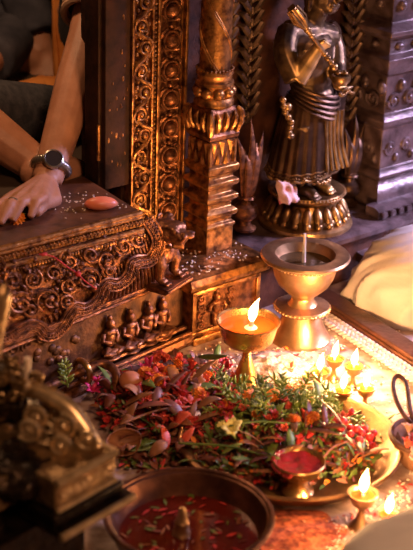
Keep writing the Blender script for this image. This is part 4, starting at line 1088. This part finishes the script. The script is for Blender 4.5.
# ------------------------------------------------------------------ flower offerings
def heap(p):                         # height of the offering heap over the floor
    d1 = (Vector((p.x, p.y))-Vector((tp.x-.02, tp.y+.03))).length/.19
    c2 = Zp(165, 405, 0); d2x, d2y = (p.x-c2.x)/.17, (p.y-c2.y)/.19
    return max(.012, .068*max(0, 1-d1**2.2), .056*max(0, 1-(d2x*d2x+d2y*d2y)**1.1))
def hz(px, py):
    z = .03
    for _ in range(5): p = Zp(px, py, z); z = heap(p)
    return Zp(px, py, z)
# mulch of loose petals and leaf scraps
regions = [((100, 230), (352, 470)), ((190, 392), (392, 490))]
b = MB(); kmat = [M['mulch'], M['darkleaf'], M['red'], M['dryleaf'], M['green'], M['marigold']]
n = 0
def in_region(px, py):
    e = ((px-290)/100)**2+((py-440)/44)**2
    if e < 1: return 2
    poly = [(96, 400), (120, 372), (175, 352), (225, 366), (250, 392), (240, 440), (215, 470), (180, 466), (140, 470), (120, 462), (112, 430)]
    ins = False
    for i in range(len(poly)):
        (x1, y1), (x2, y2) = poly[i], poly[i-1]
        if (y1 > py) != (y2 > py) and px < (x2-x1)*(py-y1)/(y2-y1)+x1: ins = not ins
    return 1 if ins else 0
def spot(cond=lambda x, y: True):
    while True:
        px, py = rnd.uniform(94, 392), rnd.uniform(350, 486)
        if in_region(px, py) and cond(px, py): return px, py
b.m = 0
def mound(u, v):
    px = 90+310*u; py = 345+150*v; p = Zp(px, py, 0); z = heap(p)-.012
    return Vector((p.x, p.y, max(.0015, z)+.004*mnoise.noise(Vector((px*.09, py*.09, 0)))))
vs = []; 
G = 60
grid_ok = MB()
for j in range(G):
    for i in range(G):
        px, py = 90+310*(i+.5)/G, 345+150*(j+.5)/G
        if in_region(px, py):
            q_ = [mound((i+a)/G, (j+c)/G) for a, c in ((0, 0), (1, 0), (1, 1), (0, 1))]
            b.add(q_, [(0, 1, 2, 3)], 0)
while n < 2600:
    px, py = spot(); p = hz(px, py)-Vector((0, 0, rnd.uniform(0, .010))); n += 1
    w_ = rnd.random()
    redz = px < 235 and py < 430
    b.m = (2 if w_ < .45 else 1 if w_ < .7 else 3 if w_ < .85 else 4) if redz else (4 if w_ < .34 else 3 if w_ < .58 else 1 if w_ < .8 else 5 if w_ < .86 else 2)
    d = Vector((rnd.gauss(0, 1), rnd.gauss(0, 1), rnd.gauss(.15, .45))); nr_ = Vector((rnd.gauss(0, .5), rnd.gauss(-.2, .5), 1))
    b.leaf(p, d, nr_, rnd.uniform(.009, .022), rnd.uniform(.005, .011), rnd.uniform(-.4, .8), 3)
o_ = b.obj('loose_petals', kmat, smooth=180); tag(o_, 'mixed heap of loose petals and leaf scraps under the flowers', 'petals', kind='stuff')

def proto_marigold(m):
    b = MB()
    for r_, z, n_, L_ in ((.004, .010, 7, .007), (.007, .008, 10, .009), (.009, .005, 12, .010), (.010, .002, 13, .011)):
        for k in range(n_):
            a = 2*PI*k/n_+r_*300; d = Vector((math.cos(a), math.sin(a), .9-r_*80)); b.leaf(Vector((math.cos(a), math.sin(a), 0))*r_*.5+Vector((0, 0, z)), d, Vector((-math.cos(a)*.3, -math.sin(a)*.3, 1)), L_, .0075, -.5, 3)
    b.ell((0, 0, .003), (.007, .007, .008), seg=8, ring=6); return b
def proto_blossom(npet, L_, W_, cup):
    b = MB()
    for k in range(npet):
        a = 2*PI*k/npet+rnd.uniform(-.2, .2); d = Vector((math.cos(a), math.sin(a), cup+rnd.uniform(-.2, .3))); b.leaf((0, 0, .003), d, Vector((-math.cos(a)*.5, -math.sin(a)*.5, 1)), L_*rnd.uniform(.85, 1.1), W_, .5, 4)
    b.ell((0, 0, .005), (.0035, .0035, .004), seg=7, ring=5); return b
def proto_leaf(L_, W_, curl_):
    b = MB(); b.leaf((0, 0, .004), (1, 0, .2), (0, 0, 1), L_, W_, curl_, 7); return b
def proto_sprig():
    b = MB(); b.tube([(0, 0, 0), (.012, .001, .006), (.034, .002, .012)], [.0014, .0012, .0006], 5)
    for k in range(16):
        t = .1+.9*k/15; p = Vector((.034*t, .002*t, .012*t)); a = k*2.4
        b.leaf(p, (0.5, math.cos(a), .5*math.sin(a)+.3), (0, 0, 1), .015*(1-.3*t), .0042, .2, 3)
    return b
def scatter(name, protos, mats, spots, label, cat, group, smin=.85, smax=1.2, tilt=.6, lift=0.004, solid=True, zfun=None):
    meshes = []
    for pb in protos:
        for m in mats:
            o = pb.obj(name, m, smooth=180)
            if solid: 
                md = o.modifiers.new('thickness', 'SOLIDIFY'); md.thickness = .0008
            meshes.append(o)
    for i, (px, py) in enumerate(spots):
        src = meshes[i % len(meshes)]
        o = src if i < len(meshes) else src.copy()
        if i >= len(meshes): COL.objects.link(o)
        p = (zfun or hz)(px, py); o.location = p+Vector((0, 0, lift+rnd.uniform(-.002, .004)))
        s_ = rnd.uniform(smin, smax); o.scale = (s_, s_, s_)
        o.rotation_euler = (rnd.gauss(.25, tilt*.5), rnd.gauss(0, tilt*.5), rnd.uniform(0, 6.3))
        tag(o, label, cat, group)
    for o in meshes[len(spots):]: bpy.data.objects.remove(o)
def pick(n, cond):
    return [spot(cond) for _ in range(n)]
scatter('red_blossom', [proto_blossom(7, .017, .012, .7), proto_blossom(9, .014, .010, 1.1), proto_blossom(6, .019, .013, .4)], [M['red'], M['scarlet']], pick(70, lambda x, y: 140 < x < 236 and 362 < y < 432), 'crumpled red blossom in the heap of flowers left of the tray', 'flower', 'red blossoms left of the tray')
scatter('red_blossom', [proto_blossom(6, .015, .010, .8)], [M['red'], M['scarlet']], pick(20, lambda x, y: 232 < x < 380 and 405 < y < 460), 'crumpled red blossom among the greens on the brass tray', 'flower', 'red blossoms on the tray')
scatter('marigold', [proto_marigold(0)], [M['marigold']], pick(10, lambda x, y: 246 < x < 312 and 393 < y < 430), 'orange marigold head among the leaves on the brass tray', 'flower', 'marigolds on the tray', .8, 1.15, lift=.012)
scatter('marigold', [proto_marigold(0)], [M['marigold']], [(150, 382), (158, 388), (170, 379), (176, 371), (152, 391), (230, 411), (226, 415), (145, 380), (198, 400), (206, 384)], 'orange marigold head in the heap left of the tray', 'flower', 'marigolds left of the tray', .85, 1.15, lift=.012)
scatter('green_leaf', [proto_leaf(.042, .016, .2), proto_leaf(.036, .014, .5), proto_leaf(.05, .014, -.2)], [M['green'], M['lime']], pick(36, lambda x, y: x > 215 and y > 385), 'green leaf in the offerings on the brass tray', 'leaf', 'green leaves on the tray', tilt=.45)
scatter('green_leaf', [proto_leaf(.05, .016, .3), proto_leaf(.06, .014, -.2)], [M['green']], pick(16, lambda x, y: x < 215), 'green leaf in the heap of flowers left of the tray', 'leaf', 'green leaves left of the tray', tilt=.4)
scatter('green_sprig', [proto_sprig()], [M['lime'], M['lime'], M['green']], pick(60, lambda x, y: 226 < x < 350 and 384 < y < 424), 'feathery green sprig at the back of the tray', 'sprig', 'green sprigs on the tray', 1.0, 1.6, .8, .006)
scatter('dry_leaf', [proto_leaf(.042, .018, .6), proto_leaf(.055, .013, .3), proto_leaf(.034, .022, .9)], [M['dryleaf'], M['darkleaf']], pick(46, lambda x, y: x < 200 and y > 385), 'curled brown dry leaf in the heap behind the copper bowl', 'leaf', 'dry leaves behind the bowl', tilt=.6)
scatter('dry_leaf', [proto_leaf(.055, .014, .4), proto_leaf(.065, .012, .2)], [M['dryleaf'], M['darkleaf']], pick(24, lambda x, y: x > 250 and y > 425), 'narrow brown leaf lying across the front of the tray', 'leaf', 'dry leaves on the tray', tilt=.4)
bb_ = MB(); bb_.ell((0, 0, .004), .0072, seg=12, ring=8)
scatter('red_berry', [bb_], [M['berry']], [(343, 430), (349, 434), (356, 437), (361, 441), (350, 442), (372, 441), (364, 436), (340, 438), (334, 428), (345, 446), (358, 447), (369, 446)], 'shiny red berry at the right side of the tray', 'berry', 'red berries on the tray', lift=.010, solid=False)
scatter('magenta_flower', [proto_blossom(5, .020, .010, .6)], [M['magenta']], [(92, 396), (98, 390), (150, 372), (141, 376)], 'magenta flower at the back of the heap near the bent handle', 'flower', 'magenta flowers', lift=.006)
scatter('pink_petal_flower', [proto_blossom(6, .019, .014, .7)], [M['pinkp']], [(205, 377), (214, 372), (196, 386), (292, 376)], 'pale pink flower near the foot of the goblet lamp', 'flower', 'pale pink flowers', lift=.006)
def one(name, bm_, m, px, py, label, cat, rot=(0, 0, 0), s_=1, lift=.008, solid=True, z=None):
    o = bm_.obj(name, m, smooth=180)
    if solid: o.modifiers.new('thickness', 'SOLIDIFY').thickness = .0008
    o.location = (hz(px, py) if z is None else Zp(px, py, z))+Vector((0, 0, lift)); o.rotation_euler = rot; o.scale = (s_, s_, s_); tag(o, label, cat); return o
b = proto_blossom(9, .020, .015, .6)
one('yellow_flower', b, M['yellow'], 231, 443, 'single pale yellow flower at the left edge of the tray', 'flower', (.4, 0, 0), 1.25, .018)
one('small_yellow_flower', proto_blossom(7, .012, .010, .6), M['yellow'], 222, 438, 'smaller pale yellow flower touching the bigger one', 'flower', (.3, -.3, 0), 1.0, .018)
b = MB(); b.ell((0, 0, .0), (.022, .019, .018), None, 18, 12); one('peach_fruit', b, M['fruitskin'], 131, 386, 'round peach-coloured fruit at the back of the flower heap', 'fruit', (0, .2, 0), 1, .010, False)
for (px, py, w_, lab) in ((172, 434, .0, 'red-orange round petal disc in the middle of the heap'), (180, 455, .8, 'red petal standing up beside the copper bowl'), (167, 456, 2., 'narrow scarlet petal behind the rim of the copper bowl')):
    b = MB(); b.leaf((0, 0, 0), (1, 0, .15), (0, 0, 1), .042, .036 if w_ == 0 else .018, .3, 6); one('scarlet_petal', b, M['scarlet'], px, py, lab, 'petal', (.2, -.5, w_), 1.0, .014)
# curled bark-like cup of leaf at the left of the heap
b = MB(); b.grid(lambda u, v: Vector(((.034+.003*math.sin(6*PI*u))*math.cos(2*PI*u)*math.sin(PI*.5*v)**.8, .026*math.sin(2*PI*u)*math.sin(PI*.5*v)**.8, .024*(1-math.cos(PI*.5*v))-.006)), 36, 10)
one('curled_leaf', b, M['dryleaf'], 122, 452, 'large brown leaf curled into a half cup, left of the copper bowl', 'leaf', (R(50), 0, .4), .9, .016)
b = MB(); b.leaf((0, 0, 0), (1, 0, .1), (0, 0, 1), .11, .035, .3, 8); one('long_dry_leaf', b, M['darkleaf'], 130, 418, 'long dark leaf lying in the heap beside the ornate pedestal', 'leaf', (0, -.1, -.25), .7, .014)
# long thin stems
for (px, py, a, L_, lab) in ((228, 462, -.25, .17, 'thin green stem along the front of the tray'), (160, 425, .5, .15, 'thin stem lying across the heap of dry leaves'), (335, 462, .9, .10, 'short brown stem at the front of the tray by the red cup'), (258, 437, .15, .14, 'green stem crossing the middle of the tray')):
    b = MB(); b.tube(arc([(-L_/2, 0, 0), (0, .006, .006), (L_/2, 0, 0)], 12), .0022, 6); one('dry_twig', b, M['green'] if 'green' in lab else M['dryleaf'], px, py, lab, 'twig', (0, 0, a), 1, .02, False)
# floating scraps in the red water
b = MB(); b.m = 0; kk = [M['green'], M['darkleaf'], M['red'], M['dryleaf']]
for k in range(110):
    a = rnd.uniform(0, 6.3); q = .1*math.sqrt(rnd.random()); b.m = rnd.choice((0, 0, 1, 2, 2, 3))
    b.leaf(wp+Vector((q*math.cos(a), q*math.sin(a), .0372)), (rnd.gauss(0, 1), rnd.gauss(0, 1), rnd.uniform(-.02, .06)), (0, 0, 1), rnd.uniform(.007, .02), rnd.uniform(.003, .007), .1, 3)
o_ = b.obj('floating_petals', kk, smooth=180); tag(o_, 'scraps of petals and leaves floating on the red water in the bowl', 'petals', kind='stuff')
# flower in the ledge hand, sprig by the handle, basket flowers
one('ledge_marigold', proto_marigold(0), M['marigold'], 17, 222, 'orange marigold between the fingers of the hand on the ledge', 'flower', (.5, 0, 0), 1.0, .006, z=LT)
one('ledge_leaf', proto_leaf(.02, .010, .3), M['lime'], 15, 221, 'small green leaf beside the marigold under the hand', 'leaf', (0, 0, .4), 1, .002, z=LT)
for k, (px, py) in enumerate(((68, 402), (64, 396))):
    one('grass_sprig', proto_sprig(), M['lime'], px, py, ('green sprig sticking up between the bent handle and ornate pedestal', 'smaller green sprig behind the first one by the bent handle')[k], 'sprig', (0, -.9, 1.8), 1.2-.3*k, .03, z=.02)
bz = lambda px, py: Zp(px, py, .052)
scatter('basket_blossom', [proto_blossom(6, .019, .014, .7)], [M['pinkp']], [(404, 446), (410, 462), (408, 436)], 'pale blossom in the small basket at the right edge', 'flower', 'pale basket blossoms', zfun=bz)
scatter('basket_red_blossom', [proto_blossom(6, .016, .012, .7)], [M['scarlet']], [(406, 452), (413, 446)], 'red blossom in the small basket at the right edge', 'flower', 'red basket blossoms', zfun=bz)
b = MB()
def powder(c, rx, ry, h, m, name, label, seed, cat):
    b = MB()
    def fn(u, v):
        a = 2*PI*u; k = 1+.35*mnoise.noise(Vector((math.cos(a)*1.6+seed, math.sin(a)*1.6, 0)))
        p = c+Vector((rx*v*k*math.cos(a), ry*v*k*math.sin(a), 0)); z = h*(1-v**2)*(1+.5*mnoise.noise(p*60))+.0008*(v < 1)+h*.35*mnoise.noise(p*150)*(1-v)
        return Vector((p.x, p.y, max(-.001 if v == 1 else .0006, z)))
    b.grid(fn, 60, 16); o = b.obj(name, m, smooth=180); tag(o, label, cat, kind='stuff')
powder(Zp(296, 535, 0), .085, .075, .005, M['kumkum'], 'red_powder', 'orange red powder spread on the floor in front of the tray', 3.1, 'powder')
powder(Zp(276, 366, 0), .075, .055, .014, M['ricemeal'], 'rice_heap', 'low pale heap of rice between the goblet lamp and little lamps', 8.3, 'rice')
# rice and crumbs over the floor
def on_floor():
    while True:
        k = rnd.random()
        px, py = (rnd.gauss(270, 34), rnd.gauss(372, 16)) if k < .35 else (rnd.uniform(265, 410), rnd.uniform(480, 560)) if k < .75 else (rnd.uniform(180, 413), rnd.uniform(300, 480))
        p = Zp(px, py, 0)
        if (p-tp).length < TR+.004 or (Vector((p.x, p.y, 0))-wp).length < WR+.004 or (Vector((p.x, p.y, 0))-gp).length < .032 or (Vector((p.x, p.y, 0))-bp).length < .062: continue
        if (FI @ p).y > -.02: continue
        return p
rice('floor_rice', on_floor, 'rice grains and crumbs strewn over the stone floor around the tray', 1300, .0036)
b = MB(); kk = [M['red'], M['dryleaf'], M['pinkp'], M['marigold']]
for k in range(420):
    p = on_floor(); b.m = rnd.choice((0, 0, 1, 1, 2, 3)); b.leaf(p+Vector((0, 0, .0015)), (rnd.gauss(0, 1), rnd.gauss(0, 1), rnd.uniform(0, .3)), (0, 0, 1), rnd.uniform(.006, .014), rnd.uniform(.003, .008), .3, 3)
o_ = b.obj('fallen_petals', kk, smooth=180); tag(o_, 'fallen petals and crumbs strewn on the floor around the lamps', 'petals', kind='stuff')

# ------------------------------------------------------------------ light
def area(name, loc, target, size, w, col):
    l = bpy.data.lights.new(name, 'AREA'); l.energy = w; l.color = col; l.size = size
    o = bpy.data.objects.new(name, l); COL.objects.link(o); o.location = loc
    o.rotation_euler = (Vector(target)-Vector(loc)).to_track_quat('-Z', 'Y').to_euler(); return o
dl = area('doorway_daylight', (2.3, 3.0, 1.3), (.72, 2.78, .16), .45, 15, (.66, .58, 1.0)); dl.data.spread = R(46)
area('warm_fill', (.7, .2, 2.3), (.0, 2.5, .3), .5, 38, (1.0, .50, .245))  # soft warm fill added high up near the camera, not a real fixture
il = bpy.data.lights.new('inner_fill', 'POINT'); il.energy = 16; il.color = (1, .55, .28); il.shadow_soft_size = .06  # added fill light, lifts the dark interior behind the opening
io = bpy.data.objects.new('inner_fill', il); COL.objects.link(io); io.location = W((-.25, .55, 1.25))
w = bpy.data.worlds.new('world'); scene.world = w; w.use_nodes = True
w.node_tree.nodes['Background'].inputs[0].default_value = (1, .50, .28, 1); w.node_tree.nodes['Background'].inputs[1].default_value = .04
scene.view_settings.view_transform = 'Standard'; scene.view_settings.look = 'None'; scene.view_settings.gamma = 1; scene.view_settings.exposure = 0
scene.view_settings.use_curve_mapping = False
